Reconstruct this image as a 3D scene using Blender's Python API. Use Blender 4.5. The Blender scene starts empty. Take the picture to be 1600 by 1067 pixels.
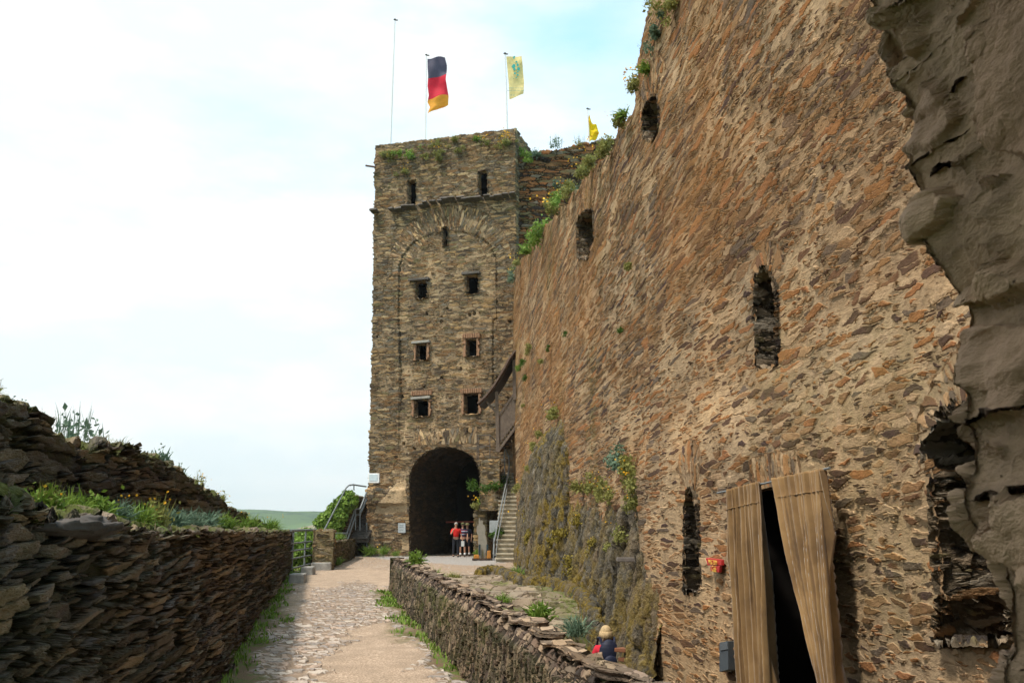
import bpy, math, random
import numpy as np
from mathutils import Vector
R = math.radians
random.seed(7); rng = np.random.default_rng(7)
sc_ = bpy.context.scene
COL = sc_.collection

# ------------------------------------------------------------------ camera
EYE = 1.6; F = 1400.0; PITCH = math.atan(287/1400.0)
cam = bpy.data.cameras.new('camera'); camo = bpy.data.objects.new('camera', cam); COL.objects.link(camo)
camo.location = (0, 0, EYE); camo.rotation_euler = (R(90)+PITCH, 0, 0)
cam.sensor_width = 36; cam.lens = 31.5; cam.clip_start = 0.05; cam.clip_end = 9000
cam.dof.use_dof = True; cam.dof.focus_distance = 18; cam.dof.aperture_fstop = 14
sc_.camera = camo
# ------------------------------------------------------------------ light
SUN_EL, SUN_AZ = 61, -126      # azimuth from +y (forward), negative = left
sd = bpy.data.lights.new('sun', 'SUN'); so = bpy.data.objects.new('sun', sd); COL.objects.link(so)
sd.energy = 4.0; sd.angle = R(7); sd.color = (1.0, .93, .82)
az = R(SUN_AZ); el = R(SUN_EL)
sdir = Vector((math.sin(az)*math.cos(el), math.cos(az)*math.cos(el), math.sin(el)))
so.rotation_euler = sdir.to_track_quat('Z', 'Y').to_euler()
w = bpy.data.worlds.new('World'); sc_.world = w; w.use_nodes = True
nt = w.node_tree; nt.nodes.clear()
def wn(t, **k):
    n = nt.nodes.new(t)
    for a, b in k.items(): setattr(n, a, b)
    return n
sky = wn('ShaderNodeTexSky', sky_type='NISHITA', sun_disc=False, sun_elevation=el, sun_rotation=az, air_density=1.0, dust_density=2.0, ozone_density=1.0)
bg = wn('ShaderNodeBackground'); out = wn('ShaderNodeOutputWorld'); bg.inputs[1].default_value = .15
tc = wn('ShaderNodeTexCoord'); mp = wn('ShaderNodeMapping'); mp.inputs['Scale'].default_value = (1, 1, 2.6)
mp.inputs['Location'].default_value = (.35, .1, .6)
n1 = wn('ShaderNodeTexNoise'); n1.inputs['Scale'].default_value = 2.1; n1.inputs['Detail'].default_value = 7; n1.inputs['Roughness'].default_value = .52
# broad bank of cloud to the left, thinner to the right
sx = wn('ShaderNodeSeparateXYZ'); ma = wn('ShaderNodeMath', operation='MULTIPLY_ADD'); ma.inputs[1].default_value = -.42; 
ad = wn('ShaderNodeMath', operation='ADD')
cr = wn('ShaderNodeValToRGB'); cr.color_ramp.elements[0].position = .37; cr.color_ramp.elements[1].position = .60
mx = wn('ShaderNodeMixRGB'); n2 = wn('ShaderNodeTexNoise'); n2.inputs['Scale'].default_value = 5; n2.inputs['Detail'].default_value = 6; c2 = wn('ShaderNodeValToRGB'); c2.color_ramp.elements[0].position = .4; c2.color_ramp.elements[1].position = .62; c2.color_ramp.elements[0].color = (6.0, 6.55, 6.7, 1); c2.color_ramp.elements[1].color = (7.2, 7.2, 7.1, 1)
br = wn('ShaderNodeMixRGB', blend_type='MULTIPLY'); br.inputs[0].default_value = 1; br.inputs[2].default_value = (2.7, 3.2, 2.6, 1)
L = nt.links.new
L(tc.outputs['Generated'], mp.inputs[0]); L(mp.outputs[0], n1.inputs[0]); L(tc.outputs['Generated'], sx.inputs[0])
L(sx.outputs[0], ma.inputs[0]); L(n1.outputs[0], ma.inputs[2]); L(mp.outputs[0], n2.inputs[0]); L(n2.outputs[0], c2.inputs[0]); L(c2.outputs[0], mx.inputs[2]); L(ma.outputs[0], cr.inputs[0])
L(cr.outputs[0], mx.inputs[0]); L(sky.outputs[0], br.inputs[1]); L(br.outputs[0], mx.inputs[1]); L(mx.outputs[0], bg.inputs[0]); L(bg.outputs[0], out.inputs[0])
sc_.view_settings.view_transform = 'Standard'; sc_.view_settings.look = 'None'; sc_.view_settings.gamma = 1
sc_.view_settings.exposure = 0.12
sc_.render.engine = 'CYCLES'
sc_.cycles.use_denoising = True; sc_.cycles.use_adaptive_sampling = True; sc_.cycles.adaptive_threshold = .025
sc_.cycles.max_bounces = 5; sc_.cycles.diffuse_bounces = 3; sc_.cycles.glossy_bounces = 1; sc_.cycles.transparent_max_bounces = 4
sc_.cycles.volume_bounces = 0

# ------------------------------------------------------------------ geometry of the view
cp, sp = math.cos(PITCH), math.sin(PITCH)
def ray(px, py):
    a = (px-800)/F; b = (533.5-py)/F
    return np.array([a, cp-b*sp, sp+b*cp])
O = np.array([0, 0, EYE])
def on_z(px, py, z=0.0):
    r = ray(px, py); return O + r*((z-EYE)/r[2])
def at_y(px, py, y):
    r = ray(px, py); return O + r*(y/r[1])
def shifted(pl, off): q = Plane(pl.p+pl.n*off, pl.u); q.n = pl.n; return q
class Plane:                     # vertical wall plane: origin, direction u along it
    rel = None
    def __init__(s, p, u):
        s.p = np.array([p[0], p[1]], float); s.u = np.array(u, float); s.u /= np.linalg.norm(s.u)
        s.n = np.array([s.u[1], -s.u[0]])
        if s.n @ (-s.p) < 0: s.n = -s.n          # normal towards the camera
    def sz(s, px, py):
        o = 0.0
        for k in range(6 if s.rel else 1):
            r = ray(px, py); t = ((s.p+s.n*o) @ s.n)/(r[:2] @ s.n)
            q = r[:2]*t; out_ = np.array([(q-s.p) @ s.u, EYE + r[2]*t])
            if s.rel: o = float(s.rel(np.array(out_[0]), np.array(out_[1])))
        return out_
    def xy(s, ss, off=0.0):
        ss = np.asarray(ss, float); off = np.asarray(off, float)
        return s.p[0]+s.u[0]*ss+s.n[0]*off, s.p[1]+s.u[1]*ss+s.n[1]*off
    def P(s, ss, z, off=0.0):
        x, y = s.xy(ss, off); return np.array([x, y, z])

# ------------------------------------------------------------------ numpy noise
def _h(ix, iy, iz, seed):
    n = (ix.astype(np.int64)*374761393 + iy.astype(np.int64)*668265263 + iz.astype(np.int64)*2147483647 + seed*1274126177) & 0xffffffff
    n = ((n ^ (n >> 13))*1274126177) & 0xffffffff
    n = (n ^ (n >> 16)) & 0xffffff
    return n/float(0xffffff)
def vn(x, y, z=0.0, seed=0):
    x, y, z = np.broadcast_arrays(np.asarray(x, float), np.asarray(y, float), np.asarray(z, float))
    fx, fy, fz = np.floor(x), np.floor(y), np.floor(z)
    tx, ty, tz = x-fx, y-fy, z-fz
    tx = tx*tx*(3-2*tx); ty = ty*ty*(3-2*ty); tz = tz*tz*(3-2*tz)
    r = 0
    for dx in (0, 1):
        for dy in (0, 1):
            for dz in (0, 1):
                r = r + _h(fx+dx, fy+dy, fz+dz, seed)*(tx if dx else 1-tx)*(ty if dy else 1-ty)*(tz if dz else 1-tz)
    return r
def fbm(x, y, z=0.0, seed=0, o=4):
    a, t, s = 1.0, 0.0, 0.0
    for i in range(o):
        s = s + a*vn(np.asarray(x)*2**i, np.asarray(y)*2**i, np.asarray(z)*2**i, seed+i*17); t += a; a *= .5
    return s/t-.5
def inpoly(x, y, poly):
    x = np.asarray(x); y = np.asarray(y); c = np.zeros(x.shape, bool); n = len(poly)
    for i in range(n):
        x1, y1 = poly[i]; x2, y2 = poly[(i+1) % n]
        if y1 == y2: continue
        c ^= ((y1 > y) != (y2 > y)) & (x < (x2-x1)*(y-y1)/(y2-y1)+x1)
    return c
def sstep(a, b, x):
    t = np.clip((x-a)/(b-a), 0, 1); return t*t*(3-2*t)
def interp(x, pts):
    pts = sorted(pts); return np.interp(x, [p[0] for p in pts], [p[1] for p in pts])

# ------------------------------------------------------------------ object helpers
def link(o): COL.objects.link(o); return o
def tag(o, label=None, cat=None, group=None, kind=None):
    if label: o['label'] = label
    if cat: o['category'] = cat
    if group: o['group'] = group
    if kind: o['kind'] = kind
    return o
def thing(name, loc, label, cat, group=None):
    o = link(bpy.data.objects.new(name, None)); o.location = tuple(float(v) for v in loc); o.empty_display_size = .2
    return tag(o, label, cat, group)
def put(o, parent):
    if parent is not None:
        o.parent = parent
        o.location = tuple(-Vector(root_loc(parent)))
    return o
def root_loc(p):
    v = Vector((0, 0, 0))
    while p is not None: v = v+Vector(p.location); p = p.parent
    return v
def mesh_np(name, V, Fq, mat, parent=None, sc=None, msk=None, smooth=True, mats=None, midx=None):
    V = np.asarray(V, np.float32).reshape(-1, 3); Fq = np.asarray(Fq, np.int32); k = Fq.shape[1]
    me = bpy.data.meshes.new(name)
    me.vertices.add(len(V)); me.vertices.foreach_set('co', V.ravel())
    me.loops.add(Fq.size); me.loops.foreach_set('vertex_index', Fq.ravel())
    me.polygons.add(len(Fq)); me.polygons.foreach_set('loop_start', np.arange(0, Fq.size, k, dtype=np.int32))
    me.polygons.foreach_set('loop_total', np.full(len(Fq), k, np.int32))
    me.polygons.foreach_set('use_smooth', np.full(len(Fq), smooth, bool))
    if mats:
        for m in mats: me.materials.append(m)
        me.polygons.foreach_set('material_index', np.asarray(midx, np.int32))
    else: me.materials.append(mat)
    me.update(calc_edges=True); 
    if sc is not None:
        a = me.attributes.new('rest', 'FLOAT_VECTOR', 'POINT'); a.data.foreach_set('vector', np.asarray(sc, np.float32).ravel())
    if msk is not None:
        a = me.attributes.new('mask', 'FLOAT_COLOR', 'POINT'); a.data.foreach_set('color', np.asarray(msk, np.float32).ravel())
    o = link(bpy.data.objects.new(name, me)); return put(o, parent)
def grid_faces(nr, nc, wrap=False, hole=None):
    i = np.arange(nr-1)[:, None]; j = np.arange(nc if wrap else nc-1)[None, :]
    j2 = (j+1) % nc
    f = np.stack([i*nc+j, i*nc+j2, (i+1)*nc+j2, (i+1)*nc+j], -1)
    f = f.reshape(-1, 4)
    if hole is not None: f = f[~hole.ravel()]
    return f
def grid_obj(name, X, Y, Z, mat, parent=None, sc=None, masks=None, hole=None, flip=False, smooth=True, inward=None):
    nr, nc = X.shape
    f = grid_faces(nr, nc, hole=hole)
    V = np.stack([X, Y, Z], -1)
    # faces look outwards: the nearest tenth of them must face the camera (or the opening's axis)
    Q = V.reshape(-1, 3); a, b, c, d = (Q[f[:, i]] for i in range(4)); nn = np.cross(c-a, d-b); ce = (a+b+c+d)/4
    if inward is None:
        dd = ((ce-np.array([0, 0, 1.6]))**2).sum(1); m = dd <= np.quantile(dd, .1); s = (nn[m]*(np.array([0, 0, 1.6])-ce[m])).sum()
    else: s = (nn*(np.array(inward)-ce)).sum()
    if s < 0: f = f[:, ::-1]
    S = V if sc is None else np.stack([np.broadcast_to(a, X.shape) for a in sc], -1)
    M = np.zeros(X.shape+(4,), np.float32); M[..., 3] = 1
    if masks is not None:
        for i, m in enumerate(masks):
            if m is not None: M[..., i] = m
    return mesh_np(name, V, f, mat, parent, S, M, smooth)
class MB:                         # collector for hard-edged small things
    def __init__(s): s.v = []; s.f = []
    def add(s, v, f):
        k = len(s.v); s.v += [tuple(map(float, p)) for p in v]; s.f += [tuple(i+k for i in q) for q in f]; return s
    def box(s, c, size, rz=0.0, taper=1.0, rx=0.0):
        hx, hy, hz = size[0]/2, size[1]/2, size[2]/2; v = []
        for z in (-1, 1):
            t = taper if z > 0 else 1
            for x, y in ((-1, -1), (1, -1), (1, 1), (-1, 1)):
                p = Vector((x*hx*t, y*hy*t, z*hz))
                if rx: p.rotate(__import__('mathutils').Euler((rx, 0, 0)))
                if rz: p.rotate(__import__('mathutils').Euler((0, 0, rz)))
                v.append(p+Vector(c))
        return s.add(v, [(3, 2, 1, 0), (4, 5, 6, 7), (0, 1, 5, 4), (1, 2, 6, 5), (2, 3, 7, 6), (3, 0, 4, 7)])
    def beam(s, a, b, w, h, up=(0, 0, 1)):
        a = Vector(a); b = Vector(b); d = (b-a).normalized(); u = Vector(up)
        if abs(d.dot(u)) > .98: u = Vector((0, 1, 0))
        x = d.cross(u).normalized(); y = x.cross(d); v = []
        for p in (a, b):
            for i, j in ((-1, -1), (1, -1), (1, 1), (-1, 1)): v.append(p+x*(i*w/2)+y*(j*h/2))
        return s.add(v, [(3, 2, 1, 0), (4, 5, 6, 7), (0, 1, 5, 4), (1, 2, 6, 5), (2, 3, 7, 6), (3, 0, 4, 7)])
    def tube(s, pts, r, n=8, r2=None):
        pts = [Vector(p) for p in pts]; v = []; f = []
        for i, p in enumerate(pts):
            d = (pts[min(i+1, len(pts)-1)]-pts[max(i-1, 0)]).normalized()
            u = Vector((0, 0, 1)) if abs(d.z) < .95 else Vector((1, 0, 0))
            x = d.cross(u).normalized(); y = x.cross(d)
            rr = r if r2 is None else r+(r2-r)*i/(len(pts)-1)
            for k in range(n):
                a = 2*math.pi*k/n; v.append(p+x*(math.cos(a)*rr)+y*(math.sin(a)*rr))
        for i in range(len(pts)-1):
            for k in range(n):
                k2 = (k+1) % n; f.append((i*n+k, i*n+k2, (i+1)*n+k2, (i+1)*n+k))
        f.append(tuple(range(n))[::-1]); f.append(tuple((len(pts)-1)*n+k for k in range(n)))
        return s.add(v, f)
    def ball(s, c, r, n=10, sx=1, sy=1, sz=1):
        v = []; f = []
        for i in range(n+1):
            th = math.pi*i/n
            for k in range(n*2):
                ph = math.pi*k/n
                v.append((c[0]+r*sx*math.sin(th)*math.cos(ph), c[1]+r*sy*math.sin(th)*math.sin(ph), c[2]+r*sz*math.cos(th)))
        m = n*2
        for i in range(n):
            for k in range(m): f.append((i*m+k, (i+1)*m+k, (i+1)*m+(k+1) % m, i*m+(k+1) % m))
        return s.add(v, f)
    def prism(s, poly, a, b):      # poly: list of 3-vectors offsets; a,b translation
        n = len(poly); v = [Vector(p)+Vector(a) for p in poly]+[Vector(p)+Vector(b) for p in poly]
        f = [tuple(range(n))[::-1], tuple(range(n, 2*n))]+[(i, (i+1) % n, n+(i+1) % n, n+i) for i in range(n)]
        return s.add(v, f)
    def build(s, name, mat, parent=None, bevel=0.0, smooth=False, sub=0):
        me = bpy.data.meshes.new(name); me.from_pydata(s.v, [], s.f); me.materials.append(mat)
        if smooth: me.polygons.foreach_set('use_smooth', [True]*len(me.polygons))
        me.update(); o = link(bpy.data.objects.new(name, me)); put(o, parent)
        if bevel:
            b = o.modifiers.new('bevel', 'BEVEL'); b.width = bevel; b.segments = 2; b.limit_method = 'ANGLE'
        if sub:
            b = o.modifiers.new('sub', 'SUBSURF'); b.levels = b.render_levels = sub
        return o

# ------------------------------------------------------------------ materials
class NT:
    def __init__(s, name):
        s.m = bpy.data.materials.new(name); s.m.use_nodes = True; s.t = s.m.node_tree; s.t.nodes.clear()
        s.o = s.n('ShaderNodeOutputMaterial'); s.b = s.n('ShaderNodeBsdfPrincipled'); s.l(s.b.outputs[0], s.o.inputs['Surface'])
    def n(s, t, **k):
        x = s.t.nodes.new(t)
        for a, b in k.items(): setattr(x, a, b)
        return x
    def l(s, a, b): s.t.links.new(a, b)
    def _in(s, sock, v):
        if hasattr(v, 'links') or hasattr(v, 'is_linked'): s.l(v, sock)
        elif v is not None:
            sock.default_value = v
    def math(s, op, a, b=None, c=None, clamp=False):
        x = s.n('ShaderNodeMath', operation=op, use_clamp=clamp); s._in(x.inputs[0], a); s._in(x.inputs[1], b)
        if c is not None: s._in(x.inputs[2], c)
        return x.outputs[0]
    def vm(s, op, a, b=None, scale=None):
        x = s.n('ShaderNodeVectorMath', operation=op); s._in(x.inputs[0], a)
        if b is not None: s._in(x.inputs[1], b)
        if scale is not None: s._in(x.inputs['Scale'], scale)
        return x.outputs[0]
    def mix(s, f, a, b, mode='MIX'):
        x = s.n('ShaderNodeMixRGB', blend_type=mode); s._in(x.inputs[0], f)
        s._in(x.inputs[1], a if hasattr(a, 'is_linked') else (*a, 1)[:4]); s._in(x.inputs[2], b if hasattr(b, 'is_linked') else (*b, 1)[:4]); return x.outputs[0]
    def noise(s, v, scale, detail=3, rough=.55):
        x = s.n('ShaderNodeTexNoise'); s._in(x.inputs['Vector'], v); x.inputs['Scale'].default_value = scale
        x.inputs['Detail'].default_value = detail; x.inputs['Roughness'].default_value = rough; return x
    def vor(s, v, scale, feature='F1', rnd=1.0):
        x = s.n('ShaderNodeTexVoronoi', feature=feature); s._in(x.inputs['Vector'], v); x.inputs['Scale'].default_value = scale
        x.inputs['Randomness'].default_value = rnd; return x
    def ramp(s, v, pts, interp='LINEAR'):
        x = s.n('ShaderNodeValToRGB'); x.color_ramp.interpolation = interp; e = x.color_ramp.elements
        while len(e) < len(pts): e.new(.5)
        for i, (p, c) in enumerate(pts): e[i].position = p; e[i].color = (*c, 1)[:4] if not isinstance(c, float) else (c, c, c, 1)
        s._in(x.inputs[0], v); return x.outputs[0]
    def mr(s, v, a, b, c=0.0, d=1.0):
        x = s.n('ShaderNodeMapRange', interpolation_type='SMOOTHSTEP'); s._in(x.inputs[0], v)
        for i, q in zip((1, 2, 3, 4), (a, b, c, d)): s._in(x.inputs[i], q)
        return x.outputs[0]
    def sep(s, v):
        x = s.n('ShaderNodeSeparateXYZ'); s._in(x.inputs[0], v); return x.outputs
    def geo(s): return s.n('ShaderNodeNewGeometry').outputs['Position']
    def bump(s, h, dist=.01, strength=1):
        x = s.n('ShaderNodeBump'); s._in(x.inputs['Height'], h); x.inputs['Distance'].default_value = dist; x.inputs['Strength'].default_value = strength
        s.l(x.outputs[0], s.b.inputs['Normal'])
    def done(s, col, rough=.9, spec=.25, metal=0.0):
        s._in(s.b.inputs['Base Color'], col if hasattr(col, 'is_linked') else (*col, 1)); s._in(s.b.inputs['Roughness'], rough)
        s.b.inputs['Specular IOR Level'].default_value = spec; s.b.inputs['Metallic'].default_value = metal
        return s.m
def stone_mat(name, Lx, Hz, pal, mortar, disp=.04, mortar_base=.0, patch=(.25,), stain=(.3, .16, .06), stain_amt=.35, dip=0.0, moss=(.10, .10, .02), small=2.3, dark=(.035, .03, .025), dark_amt=.5, val=(.75, 1.3), mosaic=.5):
    """rubble masonry: flat stones bedded in mortar.  Attribute 'rest' holds metres along/through/up the wall,
    attribute 'mask' = (render coverage, moss or lichen, rust, unused)"""
    N = NT(name); rest = N.n('ShaderNodeAttribute', attribute_name='rest').outputs['Vector']
    mk = N.sep(N.n('ShaderNodeAttribute', attribute_name='mask').outputs['Vector'])
    big = N.noise(rest, .55, 4, .6)
    wv = N.vm('SUBTRACT', N.noise(rest, 1.1/Lx*.6, 3, .6).outputs['Color'], (.5, .5, .5))
    p = N.vm('ADD', rest, N.vm('MULTIPLY', wv, (Lx*.9, Lx*.9, Hz*2.2)))
    q = N.vm('MULTIPLY', p, (1/Lx, 1/Lx, 1/Hz))
    def layer(q, sc):
        F1 = N.vor(q, sc, 'F1'); E = N.vor(q, sc, 'DISTANCE_TO_EDGE')
        c = N.sep(F1.outputs['Color']); rel = N.sep(N.vm('SUBTRACT', N.vm('SCALE', q, scale=sc), N.vm('SCALE', F1.outputs['Position'], scale=sc)))
        return c, E.outputs[0], rel[2], rel[0]
    cA, eA, rA, xA = layer(q, 1.0)
    cB, eB, rB, xB = layer(q, small)
    pick = N.math('GREATER_THAN', N.math('ADD', cA[2], N.math('MULTIPLY', N.math('SUBTRACT', big.outputs[0], .5), 1.2)), mosaic)
    pk = lambda a, b: N.math('ADD', N.math('MULTIPLY', a, N.math('SUBTRACT', 1.0, pick)), N.math('MULTIPLY', b, pick))
    r = pk(cA[0], cB[0]); g = pk(cA[1], cB[1]); rel = pk(rA, rB); relx = pk(xA, xB)
    e = N.math('MULTIPLY', N.math('SUBTRACT', 1.0, pick), eA); e = N.math('ADD', e, N.math('MULTIPLY', pick, N.math('MULTIPLY', N.math('MINIMUM', eB, eA), .62)))
    fine = N.noise(N.vm('MULTIPLY', rest, (1, 1, 2.2)), 9.0/max(Lx, .2)*.5, 5, .65)
    # render / mortar cover
    cov = N.math('ADD', N.mr(N.noise(rest, .9, 5, .62).outputs[0], .42, .72, 0.0, patch[0]), N.math('MULTIPLY', mk[0], .5))
    cov = N.math('ADD', cov, mortar_base)
    edge_w = N.math('ADD', .035, N.math('MULTIPLY', cov, .45))
    en = N.math('ADD', e, N.math('MULTIPLY', N.math('SUBTRACT', fine.outputs[0], .5), .16))
    en = N.math('ADD', en, N.math('MULTIPLY', N.math('SUBTRACT', r, .5), N.math('MULTIPLY', cov, .8)))
    stone = N.mr(en, N.math('MULTIPLY', edge_w, .55), edge_w, 0.0, 1.0)
    lvl = N.math('ADD', N.math('MULTIPLY', g, .75), .25)
    tilt = N.math('ADD', N.math('MULTIPLY', rel, .7), N.math('MULTIPLY', N.math('MULTIPLY', relx, .5), N.math('SUBTRACT', r, .5)))
    hgt = N.math('MULTIPLY', stone, N.math('ADD', lvl, N.math('MULTIPLY', tilt, .45)))
    hgt = N.math('ADD', hgt, N.math('MULTIPLY', cov, .35))
    hgt = N.math('ADD', hgt, N.math('MULTIPLY', N.math('SUBTRACT', fine.outputs[0], .5), .55))
    n = len(pal); col = N.ramp(r, [(i/n, c) for i, c in enumerate(pal)], 'CONSTANT')
    col = N.mix(1.0, col, N.ramp(N.noise(rest, 5.0/max(Lx, .2)*.4, 5, .7).outputs[0], [(.25, (val[0],)*3), (.75, (val[1],)*3)]), 'MULTIPLY')
    mcol = N.mix(N.mr(fine.outputs[0], .35, .7), mortar, tuple(c*.62 for c in mortar))
    dk = N.mix(N.math('MULTIPLY', N.mr(cov, .0, .35, 1.0, 0.0), dark_amt), mcol, dark)
    col = N.mix(stone, dk, col)
    st = N.mr(N.noise(rest, .8, 5, .65).outputs[0], .5, .72, 0.0, stain_amt); st = N.math('ADD', st, mk[2], clamp=True)
    col = N.mix(st, col, N.mix(.55, col, stain))
    tone = N.ramp(big.outputs[0], [(.3, (.82, .84, .88)), (.7, (1.14, 1.08, 1.0))]); col = N.mix(1.0, col, tone, 'MULTIPLY')
    mo = N.math('MULTIPLY', mk[1], N.mr(N.noise(rest, 6, 5, .7).outputs[0], .35, .6), clamp=True)
    col = N.mix(mo, col, moss)
    D = N.n('ShaderNodeDisplacement'); D.inputs['Midlevel'].default_value = .5; D.inputs['Scale'].default_value = disp
    N.l(hgt, D.inputs['Height']); N.l(D.outputs[0], N.o.inputs['Displacement'])
    m = N.done(col, .92, .15); m.displacement_method = 'BOTH'
    return m
def plain(name, col, rough=.7, spec=.3, metal=0.0, var=.15, scale=6, bump=0.0):
    N = NT(name); v = N.noise(N.geo(), scale, 4, .6).outputs[0]
    c = N.mix(1.0, col, N.ramp(v, [(.25, (1-var,)*3), (.75, (1+var,)*3)]), 'MULTIPLY')
    if bump: N.bump(v, bump, 1)
    return N.done(c, rough, spec, metal)
def leafy(name, a, b, trans=.25):
    N = NT(name); v = N.noise(N.geo(), 7, 3, .7).outputs[0]
    oi = N.n('ShaderNodeObjectInfo').outputs['Random']
    c = N.mix(N.mr(v, .3, .7), a, b); N.b.inputs['Subsurface Weight'].default_value = 0
    m = N.done(c, .65, .2)
    tr = N.n('ShaderNodeBsdfTranslucent'); N._in(tr.inputs[0], c); ms = N.n('ShaderNodeMixShader'); ms.inputs[0].default_value = trans
    N.l(N.b.outputs[0], ms.inputs[1]); N.l(tr.outputs[0], ms.inputs[2]); N.l(ms.outputs[0], N.o.inputs['Surface']); return m
# ------------------------------------------------------------------ stone kinds
TAN = (.42, .28, .145); BRN = (.24, .14, .07); RST = (.33, .15, .065); PUR = (.12, .08, .07); GRY = (.21, .18, .14); DRK = (.045, .036, .032); BEI = (.5, .37, .22); OLV = (.2, .165, .09)
M_wall = stone_mat('warm rubble', .30, .060, [(.34,.21,.11), (.25,.145,.07), (.19,.11,.055), (.42,.28,.165), (.09,.055,.045), (.33,.18,.08), (.17,.09,.05), RST, (.28,.16,.08), (.36,.22,.115), (.15,.11,.08), (.10,.06,.04), (.44,.31,.19), (.30,.14,.055)], (.46, .33, .20), disp=.027, mortar_base=.07, patch=(.34,), stain=(.34, .16, .05), stain_amt=.6, small=1.9, dark=(.09, .055, .03), dark_amt=.7)
M_tower = stone_mat('tower slate', .56, .115, [GRY, TAN, BRN, BEI, GRY, OLV, (.34,.235,.14), (.10,.075,.055), BRN, TAN, (.46,.34,.21)], (.50, .37, .23), disp=.10, mortar_base=.05, patch=(.22,), stain=(.34, .2, .09), stain_amt=.3, small=1.6, dark=(.055, .045, .035), dark_amt=.75)
M_left = stone_mat('dark slate', .32, .062, [(.12,.095,.08), (.17, .135, .11), (.23, .175, .135), (.08,.065,.055), (.27, .21, .16), (.13, .10, .09), (.32, .235, .155), (.20, .165, .145)], (.24, .17, .11), disp=.10, mortar_base=0.0, patch=(.16,), stain=(.2, .12, .05), stain_amt=.5, small=1.7, dark=(.02, .016, .013), dark_amt=.95, moss=(.09, .10, .025))
M_low = stone_mat('weathered slate on edge', .16, .07, [(.18,.14,.105), (.13, .10, .08), (.17, .12, .09), DRK, (.27, .20, .14), (.11, .08, .065), (.32, .24, .17)], (.16, .12, .085), disp=.045, patch=(.2,), stain=(.2, .14, .07), stain_amt=.3, small=1.6, dark=(.03, .025, .02), dark_amt=.9, moss=(.08, .10, .02))
M_back = stone_mat('rusty slate', .7, .15, [OLV, BRN, RST, GRY, DRK, BRN, RST, OLV], (.24, .16, .09), disp=.14, patch=(.12,), stain=(.36, .12, .035), stain_amt=.8, small=1.6, dark=(.04, .03, .02), dark_amt=.9)
M_brick = plain('red brick', (.30, .17, .10), .9, var=.35, scale=9, bump=.01)
M_slab = plain('grey slate slab', (.30, .28, .25), .85, var=.35, scale=5, bump=.015)
M_slabd = plain('dark slate slab', (.10, .085, .075), .85, var=.5, scale=5, bump=.02)
M_steel = plain('galvanised steel', (.20, .215, .22), .6, .4, .3, .15)
M_plate = plain('weathered grey plate', (.36, .39, .40), .6, .4, 0, .2, 9)
M_white = plain('white paint', (.78, .78, .78), .5, .4, 0, .05)
M_wood = plain('dark old timber', (.075, .048, .035), .8, .2, 0, .4, 8, .005)
M_wood2 = plain('grey weathered timber', (.16, .125, .10), .8, .2, 0, .35, 8, .005)
M_roof = plain('slate shingle', (.09, .095, .11), .6, .4, 0, .35, 12, .01)
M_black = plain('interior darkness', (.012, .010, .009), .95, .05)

# ================================================================== TOWER
c0 = on_z(806, 869, 0)*0; rr = ray(806, 865); c0 = O + rr*(46/rr[1])
TP = Plane((c0[0], 46.0), (-.955, .297))
W0 = TP.sz(573, 866)[0]; Wt, ztl = TP.sz(587, 228); ztr = TP.sz(806, 200)[1]
print('tower', W0, Wt, ztl, ztr)
def Tpoly(pts): return [tuple(TP.sz(*p)) for p in pts]
tower = thing('gate_tower', TP.P(W0/2, 0, -4), 'tall square slate gate tower with arched passage, six dark windows and three flagpoles on top', 'tower')
T_open = {
 'slit_a': [(637, 283), (650, 281), (650, 320), (637, 321)], 'slit_b': [(747, 268), (761, 266), (762, 306), (748, 308)],
 'slit_c': [(691, 356), (699, 355), (699, 385), (692, 386)],
 'w1': [(648, 440), (667, 438), (667, 466), (649, 467)], 'w2': [(728, 431), (747, 429), (747, 458), (728, 460)],
 'w3': [(650, 538), (667, 537), (667, 562), (651, 563)], 'w4': [(728, 530), (745, 529), (745, 556), (729, 557)],
 'w5': [(647, 625), (670, 624), (669, 650), (648, 651)], 'w6': [(725, 616), (748, 614), (747, 646), (726, 647)],
}
gate_px = [(641, 882), (641, 745), (646, 730), (656, 716), (670, 705), (688, 699), (706, 699), (724, 704), (738, 714), (746, 727), (749, 742), (749, 882)]
gate_px = [(x, y) for x, y in gate_px]
ring = [(623, 600), (623, 415), (628, 400), (640, 384), (658, 371), (678, 363), (700, 360), (722, 361), (742, 366), (760, 379), (771, 396), (776, 415), (770, 640), (623, 700)]
ring_sz = Tpoly(ring)
nf = 400
sfr = np.linspace(0, 1, nf); zr = np.linspace(-.6, 1, 560)   # rows fraction
dback = np.linspace(8, 0, 130)[:-1]**1.0
nb = len(dback)
cols_s = np.concatenate([np.zeros(nb), sfr, np.ones(nb)]); cols_d = np.concatenate([dback, np.zeros(nf), dback[::-1]])
vv = np.linspace(0, 1, 560)[:, None]
ztop = ztr+(ztl-ztr)*cols_s[None, :]+(fbm(cols_s*30+cols_d*3, 0, 0, 3)*.12)[None, :]
Zt = -.4+vv*(ztop+.4)
Ws = W0+(Wt-W0)*np.clip(Zt/22, 0, 1)+.10*fbm(Zt*1.1, 3, 0, 5)*2
Ws = Ws - .28*sstep(14.0-1.6, 14.0-1.4, Zt)*(1-sstep(12.9, 13.3, Zt))*0
S = cols_s[None, :]*Ws
front = (cols_d == 0)[None, :] & np.ones_like(Zt, bool)
offm = fbm(S*.5, Zt*.5, 0, 9)*.14
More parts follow.
